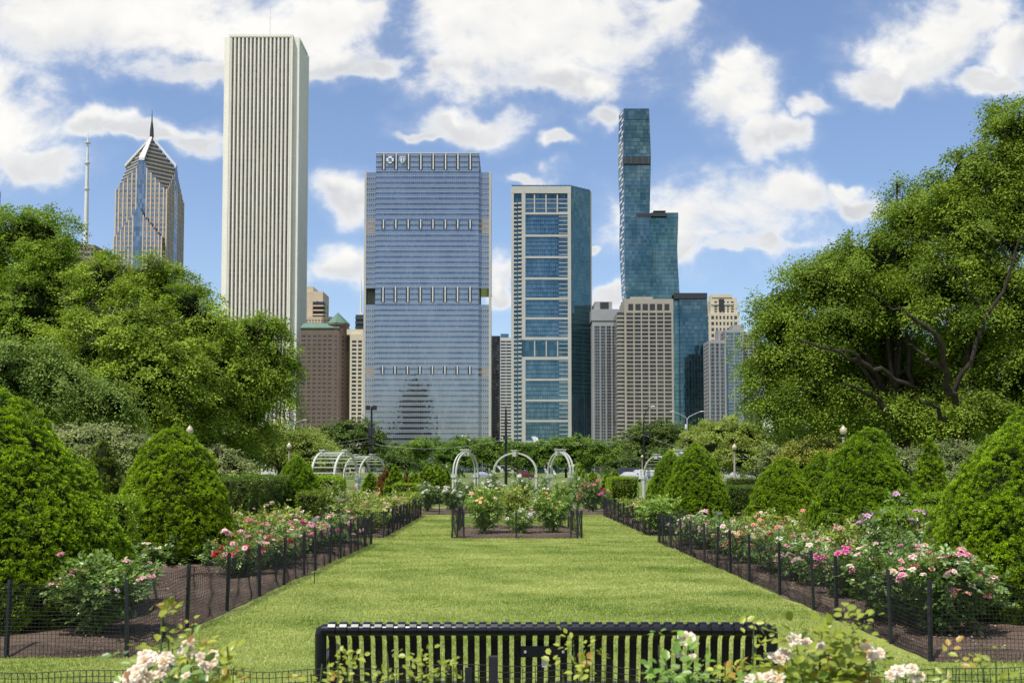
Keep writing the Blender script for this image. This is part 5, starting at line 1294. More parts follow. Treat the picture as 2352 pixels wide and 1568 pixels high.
# ------------------------------------------------------------------ vehicles on the road
TYRE = pbr('tyre', (.02,.02,.02), .8); RIM = pbr('rim', (.45,.46,.48), .35, .8); CARGLASS = pbr('car_glass', (.015,.02,.025), .05, 0, .8)
LIGHT = pbr('headlight_glass', (.75,.76,.78), .15, 0, .7); TAIL = pbr('tail_light', (.5,.02,.02), .25, 0, .6)
def car(label, px, Y, paint, van=False, rz=0, cat='car', stripe=None, L=4.7, H=None):
    r = thing('parked_car' if not van else 'van', label, cat, (gx(px, Y, 1095), Y, .014), rz, 'vehicles on the road beyond the garden')
    H = H or (2.0 if van else 1.5); w = .92; l = L/2
    if van: sil = [(-l,.35),(-l,H*.55),(-l+.2,H*.95),(-l+.45,H),(l-1.7,H),(l-.85,H*.62),(l-.1,H*.50),(l,.75),(l,.35)]
    else:   sil = [(-l,.38),(-l+.02,.85),(-l+.25,.98),(-l+.75,1.0),(-l+1.35,H-.05),(-l+1.9,H),(l-2.2,H-.03),(l-1.35,.98),(l-.4,.88),(l-.05,.72),(l,.38)]
    b = MB(); nS = len(sil); vs = []
    for y, ins in ((-w,1),(w,1)):
        for x, z in sil:
            k = .86 if z > H*.7 else 1.0
            vs.append((x, y*k, z))
    b.add(vs, [tuple(range(nS)), tuple(range(2*nS-1, nS-1, -1))] + [(i, i+nS, (i+1)%nS+nS, (i+1)%nS) for i in range(nS)])
    body = part('body', b, paint, r)
    zb = 1.02 if not van else H*.60; zt_ = H-.10
    xs = (-l+1.0, l-1.55) if not van else (-l+.5, l-1.35)
    for s in (-1, 1):
        for i, (xa, xb) in enumerate(((xs[0], (xs[0]+xs[1])/2-.04), ((xs[0]+xs[1])/2+.04, xs[1]))):
            b = MB(); y0 = s*(w*.985+.004); y1 = s*(w*.87+.004)
            a0 = .28 if i == 0 and not van else 0; a1 = .55 if i == 1 else 0
            b.add([(xa,y0,zb),(xb,y0,zb),(xb-a1,y1,zt_),(xa+a0,y1,zt_)], [(0,1,2,3)] if s < 0 else [(3,2,1,0)]); part('window', b, CARGLASS, r)
        for x in (-l+.85, l-.9):
            b = MB(); b.tube([(x,s*(w-.2),.33),(x,s*(w+.012),.33)], .33, 16); t = part('wheel', b, TYRE, r)
            b = MB(); b.tube([(x,s*(w+.013),.33),(x,s*(w+.02),.33)], .2, 12); part('rim', b, RIM, t)
        b = MB(); b.box(l-.10, l+.015, s*.72-.16, s*.72+.16, .62,.74); part('headlight', b, LIGHT, r)
        b = MB(); b.box(-l-.012, -l+.06, s*.74-.12, s*.74+.12, .72,.86); part('tail_light', b, TAIL, r)
    if stripe:
        b = MB()
        for s in (-1, 1): b.box(-l+.3, l-.5, min(s*(w+.003),s*(w+.008)), max(s*(w+.003),s*(w+.008)), .62,.78)
        part('stripe', b, stripe, body)
    return r
PW = pbr('white_car_paint', (.50,.51,.53), .2, 0, .6, .02); PD = pbr('dark_car_paint', (.03,.032,.04), .2, 0, .6, .05); PR = pbr('red_car_paint', (.10,.02,.02), .25, 0, .6, .05); PS = pbr('silver_car_paint', (.45,.47,.5), .25, .5, .6, .05)
BLUE = pbr('blue_stripe', (.05,.15,.45), .4)
car('white car with a blue stripe on the road behind the far box hedge', 1450, 150, PW, stripe=BLUE)
car('white van with a blue stripe on the road left of the right pergola', 1490, 152, PW, True, 0, 'van', BLUE, 4.8, 1.8)
car('dark van standing behind the white striped car', 1452, 160, PD, True, 0, 'van', None, 5.0, 2.2)
car('white car under the small trees right of the right acorn lamp', 1699, 160, PW)
car('dark car under the small trees on the right', 1735, 166, PD)
car('white car seen through the gap over the small left yew', 622, 160, PW)
car('dark red van on the road under the middle white arch', 1208, 189, PR, True, 0, 'van', None, 3.4, 1.7)
car('silver car on the road left of the middle white arch', 1110, 186, PS)

# slanting white light masts in the park beyond
def mast(label, px0, py0, px1, py1, Y):
    a = at(px0, py0, Y); c = at(px1, py1, Y); d = (c-a); foot = a-d*(a.z/d.z)
    r = thing('light_mast', label, 'light mast', foot, 0, 'slanting white masts below the towers')
    b = MB(); b.tube([(0,0,0), tuple(c-foot)], [.55,.42], 10); part('mast', b, M['white_paint'], r, True)
    for k in range(3):
        b = MB(); q = (c-foot)*(1-.05*k); b.box(q.x-1.4,q.x-.5,q.y-.6,q.y-.2,q.z-.35,q.z+.35); part('lamp_head', b, M['white_paint'], r)
mast('slanting white mast at the foot of the concrete framed glass tower', 1244, 1032, 1229, 1004, 420)
mast('second slanting white mast crossing the first one', 1240, 1030, 1233, 1004, 426)
mast('slanting white mast at the foot of the blue glass tower', 1079, 1012, 1067, 1001, 430)
mast('white mast rising between the dark tower and the concrete framed tower', 1168, 1022, 1161, 1007, 430)
# ------------------------------------------------------------------ towers of the skyline
GTW = 'towers of the skyline'
def FC(x0, x1, y0, y1):
    return {'S': ((x0,y0),(1,0),(0,-1),x1-x0), 'E': ((x1,y0),(0,1),(1,0),y1-y0), 'W': ((x0,y1),(0,-1),(-1,0),y1-y0), 'N': ((x1,y1),(-1,0),(0,1),x1-x0)}
def quad_on(b, f, s0, s1, t, z0, z1, mi=0):
    o, d, n, L = f
    P = lambda a, z: (o[0]+d[0]*a+n[0]*t, o[1]+d[1]*a+n[1]*t, z)
    b.add([P(s0,z0),P(s1,z0),P(s1,z1),P(s0,z1)], [(0,1,2,3)], mi)

def grid_tower(root, x0, x1, y0, y1, z0, z1, floors, bs, be, wall, glass, pier=.8, span=.35, rec=.5, faces='SEW', corner=None, cap=2.5, crown=None, thin=None, nm='window_band'):
    """Walls of piers and spandrels in front of ribbons of glass, one ribbon for each storey."""
    cp = corner or pier; F = FC(x0,x1,y0,y1); b = MB()
    b.box(x0+rec, x1-rec, y0+rec, y1-rec, z0, z1-.02)
    for cx_ in (x0, x1-cp):
        for cy_ in (y0, y1-cp): b.box(cx_, cx_+cp, cy_, cy_+cp, z0, z1)
    fh = (z1-cap-z0)/floors; sp = fh*span
    for k in faces:
        o, d, n, L = F[k]; nb = bs if k in 'SN' else be
        for i in range(1, nb):
            s = cp + (L-2*cp)*i/nb; b.face_box(o,d,n, s-pier/2, s+pier/2, -rec-.1, -.003, z0, z1-.01)
        if thin:
            for i in range(nb*thin):
                s = cp + (L-2*cp)*(i+.5)/(nb*thin); b.face_box(o,d,n, s-.09, s+.09, -rec-.1, -.16, z0, z1-.03)
        for j in range(floors):
            za = z0+j*fh; b.face_box(o,d,n, cp+.002, L-cp-.002, -rec-.1, -.07, za, za+sp)
        b.face_box(o,d,n, cp+.002, L-cp-.002, -rec-.1, -.05, z1-cap, z1-.015)
    b.box(x0+.05, x1-.05, y0+.05, y1-.05, z1+.001, z1+.35)
    part('wall', b, M[wall] if isinstance(wall, str) else wall, root)
    for j in range(floors):
        w = MB(); za = z0+j*fh+sp; zb = z0+(j+1)*fh if j < floors-1 else z1-cap
        for k in faces:
            L = F[k][3]; quad_on(w, F[k], cp, L-cp, -rec+.06, za, zb)
        part(nm, w, M[glass] if isinstance(glass, str) else glass, root)

def tower_at(name, label, px0, px1, Y, top, depth, cat='tower'):
    zt = gz(top, Y); x0 = at(px0, top, Y).x; x1 = at(px1, top, Y).x
    return thing(name, label, cat, (0,0,0), 0, GTW), x0, x1, Y, Y+depth, zt

SG = (.17,.26,.40)
M['blue_window'] = glassmat('blue_window', (.105,.145,.210), (.29,.34,.40), (1.48,3.855), .9, .03, .007, .25, (.16,.2,.27), .07, 0, .034)
M['blue_spandrel'] = glassmat('blue_spandrel', (.25,.28,.31), (.31,.34,.37), (1.48,3.855), .72, .12, .005, .5, (.12,.16,.22), .08)
M['silver_trim'] = pbr('silver_trim', (.55,.555,.55), .45, .25, .5, .04, .2)
M['pale_stone'] = pbr('pale_stone', (.42,.40,.36), .7, 0, .4, .06, .15)
M['white_marble'] = pbr('white_granite', (.62,.595,.54), .6, 0, .4, .05, .12, 0, 1)
def marble():
    m, g, out = newmat('white_granite'); o = g.xyz(objco(g))
    u = g.m('ADD', o[0], o[1]); fu = g.m('FRACT', g.m('DIVIDE', u, 1.1)); fv = g.m('FRACT', g.m('DIVIDE', o[2], 1.35))
    wn = g.n('ShaderNodeTexWhiteNoise'); wn.noise_dimensions = '3D'
    g.put(wn.inputs[0], g.vec(g.m('FLOOR', g.m('DIVIDE', u, 1.1)), g.m('FLOOR', g.m('DIVIDE', o[2], 1.35)), 0))
    k = g.m('MAXIMUM', g.m('LESS_THAN', fv, .07), g.m('LESS_THAN', fu, .06))
    base = g.mix(wn.outputs['Value'], (.77,.73,.645), (.83,.79,.715))
    n = g.noise(objco(g), .06, 4)
    base = g.mix(g.rng(n,.4,.65,0,.25), base, (.68,.635,.545))
    c = g.mix(g.m('MULTIPLY', k, .45), base, (.40,.38,.34))
    g.nt.links.new(principled(g, c, .55, 0, .4), out.inputs[0]); return m
M['white_marble'] = marble()
M['dark_strip'] = glassmat('dark_strip_glass', (.012,.008,.008), (.16,.125,.10), (3.0,3.87), .0, .6, .01, .40, (.13,.11,.09), 0.0, .16)
M['brown_granite'] = pbr('brown_granite', (.150,.112,.092), .7, 0, .3, .12, .3)
M['dark_window'] = glassmat('dark_window', (.012,.014,.018), (.14,.15,.16), (1.6,3.0), .35, .06, .02, .5)
M['brown_window'] = glassmat('brown_window', (.02,.018,.018), (.13,.12,.11), (1.2,3.4), .3, .1, .02, .5, (.10,.075,.06), .3)
M['green_copper'] = pbr('green_copper', (.085,.17,.125), .6, 0, .4, .15, .4)
M['cream_stone'] = pbr('cream_stone', (.60,.53,.41), .75, 0, .3, .06, .2)
M['tan_stone'] = pbr('tan_stone', (.58,.48,.36), .75, 0, .3, .08, .2)
M['mauve_stone'] = pbr('mauve_stone', (.30,.235,.195), .7, 0, .3, .08, .2)
M['beige_conc'] = pbr('beige_concrete', (.335,.30,.262), .8, 0, .3, .08, .15)
M['grey_conc'] = pbr('grey_concrete', (.30,.30,.305), .8, 0, .3, .06, .15)
M['frame_conc'] = pbr('frame_concrete', (.43,.42,.39), .75, 0, .3, .06, .15)
M['light_conc'] = pbr('light_concrete', (.62,.60,.56), .75, 0, .3, .05, .15)
M['park_glass'] = glassmat('park_glass', (.045,.105,.150), (.20,.30,.35), (1.55,3.1), .80, .03, .012, .30, (.12,.2,.26), .07, .0, .014)
M['park_spandrel'] = glassmat('park_spandrel', (.02,.06,.09), (.08,.16,.20), (1.55,3.1), .7, .06, .02, .6, (.06,.12,.16), .07)
M['park_side'] = glassmat('park_side_glass', (.042,.118,.150), (.15,.26,.29), (1.9,3.1), .78, .03, .012, .25, (.05,.11,.14), .09, .10, .014)  # side glass toned darker, its weaker reflection put into the colour
M['regis_a'] = glassmat('teal_glass', (.042,.105,.125), (.26,.36,.37), (3.0,4.0), .85, .025, .012, .28, (.03,.08,.10), .07, .0, .010)
M['regis_b'] = glassmat('green_teal_glass', (.048,.122,.130), (.25,.36,.35), (3.0,4.0), .85, .025, .012, .28, (.03,.08,.10), .07, .0, .010)
M['regis_c'] = glassmat('deep_teal_glass', (.026,.078,.110), (.20,.29,.32), (3.0,4.0), .85, .025, .012, .28, (.03,.08,.10), .07, .0, .010)
M['regis_core'] = pbr('slab_edge', (.045,.085,.10), .4, .2, .5, .1, .3)
M['grey_glass'] = glassmat('grey_glass', (.022,.030,.040), (.13,.175,.22), (1.4,3.0), .6, .05, .012, .35, (.16,.16,.16), .08)
M['dark_tower'] = pbr('dark_tower_metal', (.030,.032,.036), .5, .2, .5, .1, .2)
M['louvre'] = pbr('dark_louvre', (.035,.036,.042), .6, .1, .4, .2, .6)
M['white_steel'] = pbr('white_steel', (.66,.66,.65), .5, .1, .4, .04, .3)

# --- the blue glass tower with the two emblems
def blue_tower():
    Y = 711.0
    r = thing('blue_tower', 'wide blue glass office tower with cross and shield emblems near its roof', 'tower', (0,0,0), 0, GTW)
    x0, x1 = at(862,660,Y).x, at(1099.5,660,Y).x; y1 = Y+46
    zt, zc = gz(352,Y), gz(392,Y)
    bands = [(gz(526,Y), gz(506,Y)), (gz(694,Y), gz(660,Y)), (gz(859,Y), gz(842,Y)), (zc+.5, zt-1.0)]
    b = MB(); b.box(x0, x1, Y, y1, 0, zt); part('core', b, M['blue_spandrel'], r)
    F = FC(x0,x1,Y,y1); W = x1-x0
    fh = 3.855; nf = int(zt/fh)
    for j in range(nf+1):
        z0 = j*fh
        if z0+2.3 > zt: break
        crown = z0 > zc-1
        w = MB(); h = 2.25 if not crown else 1.9
        for k in 'SEW': quad_on(w, F[k], 0, F[k][3], .05, z0+.25, z0+h)
        part('window_band', w, M['blue_window'], r)
        t = MB()
        for k in 'SEW':
            o, d, n, L = F[k]
            t.face_box(o,d,n, -.12, L+.12, .002, .12, z0-.02, z0+.14); t.face_box(o,d,n, -.12, L+.12, .002, .14, z0+h, z0+h+.15)
            if crown: t.face_box(o,d,n, -.12, L+.12, .002, .12, z0+h+.9, z0+h+1.05)
        part('trim_band', t, M['silver_trim'], r)
    rc = MB(); rc.box(x0-.15,x1+.15,Y-.16,y1+.15,zt+.001,zt+.5); part('roof_edge', rc, M['silver_trim'], r)
    for (za, zb) in bands:
        for i in range(8):
            s = W*(315-195)/1588 + i*W*190.6/1588
            b = MB(); b.box(x0+s-1.45, x0+s+1.25, Y-.20, Y-.145, za, zb); shade_plate = part('niche_shade_plate', b, M['louvre'], r)  # dark plate on the facade, paints the shade of the column recess
            b = MB(); b.tube([(x0+s+.15,Y-.62,za),(x0+s+.15,Y-.62,zb+.3)], .48, 12); part('column', b, M['white_steel'], shade_plate, True)
    # wings, cut through by the sky lobby
    for side, (pa, pb) in (('l',(838,861.6)),('r',(1099.9,1127.5))):
        xa, xb = at(pa,660,Y+6).x, at(pb,660,Y+6).x
        if side == 'l': xb = x0-.01
        else: xa = x1+.01
        ya, yb = Y+3.0, Y+40; zw = gz(397,Y+4); g0, g1 = gz(698,Y), gz(660,Y)
        for (z0, z1) in ((0,g0),(g1,zw)):
            b = MB(); b.box(xa, xb, ya, yb, z0, z1); part('wing', b, M['blue_spandrel'], r)
        # the slim stone pier carrying the outer edge through the gap
        xo = (xa, xa+1.3) if side == 'l' else (xb-1.4, xb)
        b = MB(); b.box(xo[0]-(.25 if side=='l' else -.0), xo[1]+(.25 if side=='r' else -.0), ya-.35, ya+9, 0, zw+.4); part('stone_pier', b, M['pale_stone'], r)
        xi = (xo[1]+.01, xb) if side == 'l' else (xa, xo[0]-.01)
        nfl = int(zw/fh)
        for j in range(nfl+1):
            z0 = j*fh
            if z0+2.3 > zw or (z0+2.4 > g0 and z0 < g1): continue
            w = MB(); wx = xi[1]-xi[0]
            mech = bands[0][0]-4 < z0 < bands[0][1] or bands[2][0]-4 < z0 < bands[2][1]
            w.box(xi[0]+.05, xi[1]-.05, ya-.06, ya-.02, z0+.25, z0+2.25); part('window_band', w, M['mauve_stone'] if mech else M['blue_window'], r)
            t = MB(); t.box(xi[0], xi[1], ya-.15, ya-.0005, z0-.02, z0+.22); t.box(xi[0], xi[1], ya-.15, ya-.0005, z0+2.26, z0+2.50)
            for q in range(1,5): t.box(xi[0]+wx*q/5-.10, xi[0]+wx*q/5+.10, ya-.14, ya-.0607, z0+.221, z0+2.259)
            part('trim_band', t, M['pale_stone'], r)
        b = MB(); b.box(xa+.1, xb-.1, ya+10, yb-14, g0+.01, g1-.01) if side == 'l' else b.box(xa+.1, xa+.6, ya+1, yb-1, g0+.01, g1-.01)
        part('lobby_wall', b, M['pale_stone'], r)
    # emblems
    cx_ = x0+W*(414-195)/1588; cz = gz((590+198/3.824)/1.7415, Y); k = W/1588
    c = thing('cross_emblem', 'pale cross emblem with a blue wheel figure on the crown of the blue glass tower', 'sign', (cx_, Y-.25, cz), 0, 'emblems on the blue glass tower')
    a, w2, t_ = 54*k, 25*k, -1.5
    def outline(s): return [(-w2*s,-a*s),(w2*s,-a*s),(w2*s,-w2*s),(a*s,-w2*s),(a*s,w2*s),(w2*s,w2*s),(w2*s,a*s),(-w2*s,a*s),(-w2*s,w2*s),(-a*s,w2*s),(-a*s,-w2*s),(-w2*s,-w2*s)]
    def plate(pts, ya, yb):
        b = MB(); n = len(pts); b.add([(x,ya,z) for x,z in pts]+[(x,yb,z) for x,z in pts], [tuple(range(n)), tuple(range(2*n-1,n-1,-1))]+[(i,n+i,n+(i+1)%n,(i+1)%n) for i in range(n)]); return b
    EMB = pbr('emblem_blue', (.06,.14,.42), .4); EMW = pbr('emblem_white', (.72,.72,.70), .4, 0, .5, .03)
    part('plate', plate(outline(1), -1.2, 0), EMW, c)
    b = MB(); rr = 25*k
    b.tube([(rr*math.cos(2*math.pi*i/28),-1.26,rr*math.sin(2*math.pi*i/28)) for i in range(29)], .22, 6)
    b.tube([(0,-1.27,.25*rr),(0,-1.27,-.15*rr)], .26, 6)
    for sx in (-1,1):
        b.tube([(0,-1.27,.20*rr),(sx*rr*.66,-1.27,.62*rr)], .22, 6); b.tube([(0,-1.27,-.1*rr),(sx*rr*.55,-1.27,-.72*rr)], .22, 6)
    b.lathe([(.02,0),(.3,.1),(.36,.35),(.3,.6),(.02,.7)], (0,-1.27,.35*rr), 8)
    part('figure', b, EMB, c)
    cx2 = x0+W*(606-195)/1588; cz2 = gz((590+200/3.824)/1.7415, Y)
    s = thing('shield_emblem', 'pale shield emblem with a blue snake on the crown of the blue glass tower', 'sign', (cx2, Y-.25, cz2), 0, 'emblems on the blue glass tower')
    def shield(q): return [(x*k*q, z*k*q) for x, z in [(0,-56),(22,-40),(38,-14),(43,16),(42,38),(46,50),(30,54),(14,48),(0,54),(-14,48),(-30,54),(-46,50),(-42,38),(-43,16),(-38,-14),(-22,-40)]]
    part('plate', plate(shield(1), -1.2, 0), EMW, s)
    b = MB(); o_ = shield(.76); b.tube([(x,-1.24,z) for x,z in o_]+[(o_[0][0],-1.24,o_[0][1])], .13, 5)
    b.tube([(0,-1.25,-34*k),(0,-1.25,34*k)], .12, 6)
    b.tube([(math.sin(t*2.6)*9*k*(1-.10*t), -1.27-.1*math.cos(t*2.6), (30-t*16)*k) for t in np.linspace(0,3.7,30)], .24, 6)
    part('figure', b, EMB, s)
blue_tower()

# --- the white tower
def white_tower():
    Y = 787.0
    r = thing('white_tower', 'very tall white stone tower with narrow dark vertical window strips and a mast', 'tower', (0,0,0), 0, GTW)
    zt = gz(79,Y); x0 = at(512.5,80,Y).x; x1 = at(685.5,80,Y).x; W = x1-x0; y1 = Y+W*.70
    F = FC(x0,x1,Y,y1); c = 4.6; nn = 1.0
    b = MB()
    b.box(x0+c+.5, x1-c-.5, Y+nn, Y+7, 0, zt-1.0); b.box(x0+nn, x1-nn, Y+7.01, y1-nn, 0, zt-1.0)
    wt = MB()
    for (xa, ya) in ((x0,Y+4.2),(x1-c,Y+4.2),(x0,y1-c),(x1-c,y1-c)): wt.box(xa,xa+c,ya,ya+c,0,zt-.6)
    for xa in (x0+c+.012, x1-c-1.012): wt.box(xa,xa+1.0,Y+.012,Y+6,0,zt-.03)
    n = 15
    for k in 'SEW':
        o, d, nv, L = F[k]
        e = 1.9 if k == 'S' else 6.2; lo, hi = c+e, L-c-1.9; m = n if k == 'S' else 11
        pit = (hi-lo)/m; sw = pit*.50
        for i in range(m+1):
            s = lo+pit*i; a0 = s-(pit-sw)/2; a1 = s+(pit-sw)/2
            if i == 0: a0 = lo-.87
            if i == m: a1 = hi+.87
            # pointed pier
            P = lambda a, t: (o[0]+d[0]*a+nv[0]*t, o[1]+d[1]*a+nv[1]*t)
            wt.prism([P(a0,-nn-.05), P(a0,-.55), P((a0+a1)/2,-.06), P(a1,-.55), P(a1,-nn-.05)][::1], 0, zt-2.6)
        wt.face_box(o,d,nv, lo-.86, hi+.86, -nn-.05, -.9, zt-2.59, zt-.02)
        wt.face_box(o,d,nv, lo-.85, hi+.85, -.899, -.05, zt-2.0, zt-.03)
        if k in 'SEW':
            for i in range(m):
                s0 = lo+pit*i+(pit-sw)/2; w = MB(); quad_on(w, (o,d,nv,L), s0-.05, s0+sw+.05, -nn+.08, 0, zt-2.6)
                part('window_strip', w, M['dark_strip'], r)
    wt.box(x0+c+.3,x1-c-.3,Y+1.0,Y+7,zt-.99,zt+.01); wt.box(x0+1.2,x1-1.2,Y+7.02,y1-1.2,zt-.99,zt+.012)
    part('wall', wt, M['white_marble'], r)
    part('core', b, M['white_marble'], r)
    b = MB(); xm = at(620,60,Y+25).x; z1 = gz(22,Y+25)
    b.tube([(xm,Y+25,zt),(xm,Y+25,zt+8),(xm,Y+25,z1)], [.5,.4,.12], 8)
    for q in range(4): b.box(xm+.15, xm+.8, Y+24.9, Y+25.1, z1-1.5-q*2.2, z1-.5-q*2.2)
    part('mast', b, M['white_steel'], r)
    rg = random.Random(4)
    for i in range(16):
        x = x0+W*.27+ (W*.55)*i/15; b = MB(); h = rg.uniform(1.5,4.2)
        b.tube([(x,Y+8,zt),(x,Y+8,zt+h)], .13, 5)
        if i % 3 == 0: b.box(x-.5,x+.6,Y+7.7,Y+8.3,zt+h-.9,zt+h-.1)
        part('antenna', b, M['white_steel'], r)
white_tower()

# --- the spired tower with stepped gables
def spire_tower():
    r = thing('spired_tower', 'tan tower with a pointed white stepped crown and needle spire, left of the white tower', 'tower', (0,0,0), 0, GTW)
    Yf = 832.0; xl, xr = at(261.5,600,Yf).x, at(381.5,600,Yf).x; a = (xr-xl)/2; cx_ = (xl+xr)/2; cy_ = Yf+a
    A = gz(313, cy_); k = (A - gz(438,Yf))/(2*a); fl = 4.13
    def gab(off): return A - k*(a+abs(off))
    b = MB(); zc = A-2*k*a; b.box(cx_-a+.9, cx_+a-.9, cy_-a+.9, cy_+a-.9, 0, zc); part('core', b, M['mauve_stone'], r)
    GLS = glassmat('spire_glass', (.09,.14,.20), (.36,.43,.50), (1.6,4.13), .8, .03, .03, .5, (.12,.17,.24), .09, .07, .02)
    M['crown_glass'] = pbr('crown_louvre', (.10,.105,.115), .45, .2, .5, .3, .5)
    # stepped crown: each storey a slab cut by the diamond roof
    j = 0; z = zc
    while z < A-3.5:
        dz = z+fl
        dd = (A-dz)/k
        def poly(sq, di):
            if di >= 2*sq: return [(cx_-sq,cy_-sq),(cx_+sq,cy_-sq),(cx_+sq,cy_+sq),(cx_-sq,cy_+sq)]
            if di <= sq: return [(cx_,cy_-di),(cx_+di,cy_),(cx_,cy_+di),(cx_-di,cy_)]
            e = di-sq
            return [(cx_-e,cy_-sq),(cx_+e,cy_-sq),(cx_+sq,cy_-e),(cx_+sq,cy_+e),(cx_+e,cy_+sq),(cx_-e,cy_+sq),(cx_-sq,cy_+e),(cx_-sq,cy_-e)]
        b = MB(); b.prism(poly(a-1.0, max(dd-1.0,.4)), z, dz-.01); part('crown_storey', b, M['crown_glass'], r)
        b = MB(); b.prism(poly(a-.5, max(dd+.9,.9)), z-.2, z+1.35); part('ledge', b, M['tan_stone'], r)
        z = dz; j += 1
    # white ridges from the apex to the middle of each face
    for dx, dy in ((0,-1),(1,0),(-1,0),(0,1)):
        px_, py_ = -dy, dx; b = MB(); za = A+.8; zb = A-k*a+1.6
        def Q(u, v, zz): return (cx_+dx*u+px_*v, cy_+dy*u+py_*v, zz)
        vs = [Q(0,-.7,za),Q(0,.7,za),Q(a+.3,2.3,zb),Q(a+.3,-2.3,zb),Q(0,-.7,za-2.5),Q(0,.7,za-2.5),Q(a+.3,2.3,zb-2.5),Q(a+.3,-2.3,zb-2.5)]
        b.add(vs, [(0,3,2,1),(4,5,6,7),(0,1,5,4),(1,2,6,5),(2,3,7,6),(3,0,4,7)]); part('ridge', b, M['white_steel'], r)
    WIN = []
    def gable_face(o, d, n, halfw, cen, apex, slope, zlow, proud):
        """Columns of windows whose tops step down from a glazed middle bay."""
        cols = 5; gw = 3.9; cw = (halfw-gw)/cols
        w = MB(); P = lambda s, t, zz: (o[0]+d[0]*s+n[0]*t, o[1]+d[1]*s+n[1]*t, zz)
        w.add([P(cen-gw,proud,zlow),P(cen+gw,proud,zlow),P(cen+gw,proud,apex-slope*gw),P(cen,proud,apex),P(cen-gw,proud,apex-slope*gw)], [(0,1,2,3,4)])
        part('centre_glass', w, GLS, r)
        for s in (-1,1):
            for i in range(cols):
                s0 = gw+cw*i; s1 = s0+cw; top = apex-slope*s0-1.0
                top = zlow+math.floor((top-zlow)/fl)*fl
                lo_, hi_ = (cen+s*s0, cen+s*s1) if s > 0 else (cen-s1, cen-s0)
                b = MB(); b.face_box(o,d,n, lo_, hi_, -1.2, proud-.35, zlow, top); 
                pw = cw*.27; q0 = lo_ if s > 0 else hi_-pw
                b2 = MB(); b2.face_box(o,d,n, q0, q0+pw, proud-.349, proud+.02, zlow, top+1.6)
                if i == cols-1:
                    q1 = hi_-pw if s > 0 else lo_
                    b2.face_box(o,d,n, q1, q1+pw, proud-.349, proud+.02, zlow, top+.2)
                part('wall', b, M['mauve_stone'], r); part('pier', b2, M['tan_stone'], r)
                w = MB(); zz = zlow
                x0_ = lo_+pw if s > 0 else lo_+ (pw if i == cols-1 else 0)
                x1_ = hi_-pw if (s < 0 or i == cols-1) else hi_
                if s > 0: x0_, x1_ = lo_+pw, (hi_-pw if i == cols-1 else hi_)
                else: x0_, x1_ = (lo_+pw if i == cols-1 else lo_), hi_-pw
                f = (o,d,n,0)
                while zz+fl <= top+.1:
                    WIN.append((f, x0_, x1_, proud-.30, zz+1.5, zz+fl-.35)); zz += fl
    F = FC(cx_-a,cx_+a,cy_-a,cy_+a)
    for kf in 'SE':
        o, d, n, L = F[kf]; gable_face(o,d,n, a, a, A-k*a+.5, k, 95.0, 0.0)
    # lower gabled bay standing proud of the south face
    o, d, n, L = F['S']; ap = gz((400+1010/2.375)/1.7415, Yf-4)
    gable_face(o,d,n, a*.93, a-1.0, ap, 1.22, 95.0, 3.6)
    shown = sorted(WIN, key=lambda q: (q[0][2] != (0,-1), -q[4]))
    for q in shown[:100]:
        w = MB(); quad_on(w, *q); part('window', w, GLS, r)
    w = MB()
    for q in shown[100:]: quad_on(w, *q)
    part('windows', w, GLS, r)['kind'] = 'stuff'
    b = MB(); z1 = gz(252,cy_)
    b.tube([(cx_,cy_,A-2),(cx_,cy_,A+6),(cx_,cy_,z1-10),(cx_,cy_,z1)], [1.9,1.6,.6,.1], 8); part('spire', b, M['louvre'], r, True)
spire_tower()

# --- low tower with the antenna pole, mostly behind the trees
def antenna_tower():
    Y = 815.0; r, x0, x1, y0, y1, zt = tower_at('slab_tower', 'grey brown slab tower top behind the left trees carrying a tall white antenna', 110, 217, Y, 563, 30)
    grid_tower(r, x0,x1,y0,y1, 60, zt, 30, 14, 5, 'mauve_stone', 'dark_window', .7, .45, .4)
    b = MB(); xm = at(198,500,Y+12).x; z1 = gz(305,Y+12)
    b.tube([(xm,Y+12,zt),(xm,Y+12,gz(476,Y+12)),(xm,Y+12,gz(377,Y+12)),(xm,Y+12,gz(330,Y+12)),(xm,Y+12,z1)], [2.0,1.7,1.3,.7,.25], 10)
    for pz in (516,436,376.5,330): b.lathe([(.5,0),(2.3,.2),(2.3,1.1),(.5,1.3)], (xm,Y+12,gz(pz,Y+12)), 10)
    part('antenna', b, M['white_steel'], r, True)
antenna_tower()
r, x0, x1, y0, y1, zt = tower_at('edge_tower', 'grey tower just peeping in at the left edge over the trees', -110, -50, 900, 414, 40)
grid_tower(r, x0,x1,y0,y1, 80, zt, 40, 6, 6, 'grey_conc', 'grey_glass', .6, .4, .4)

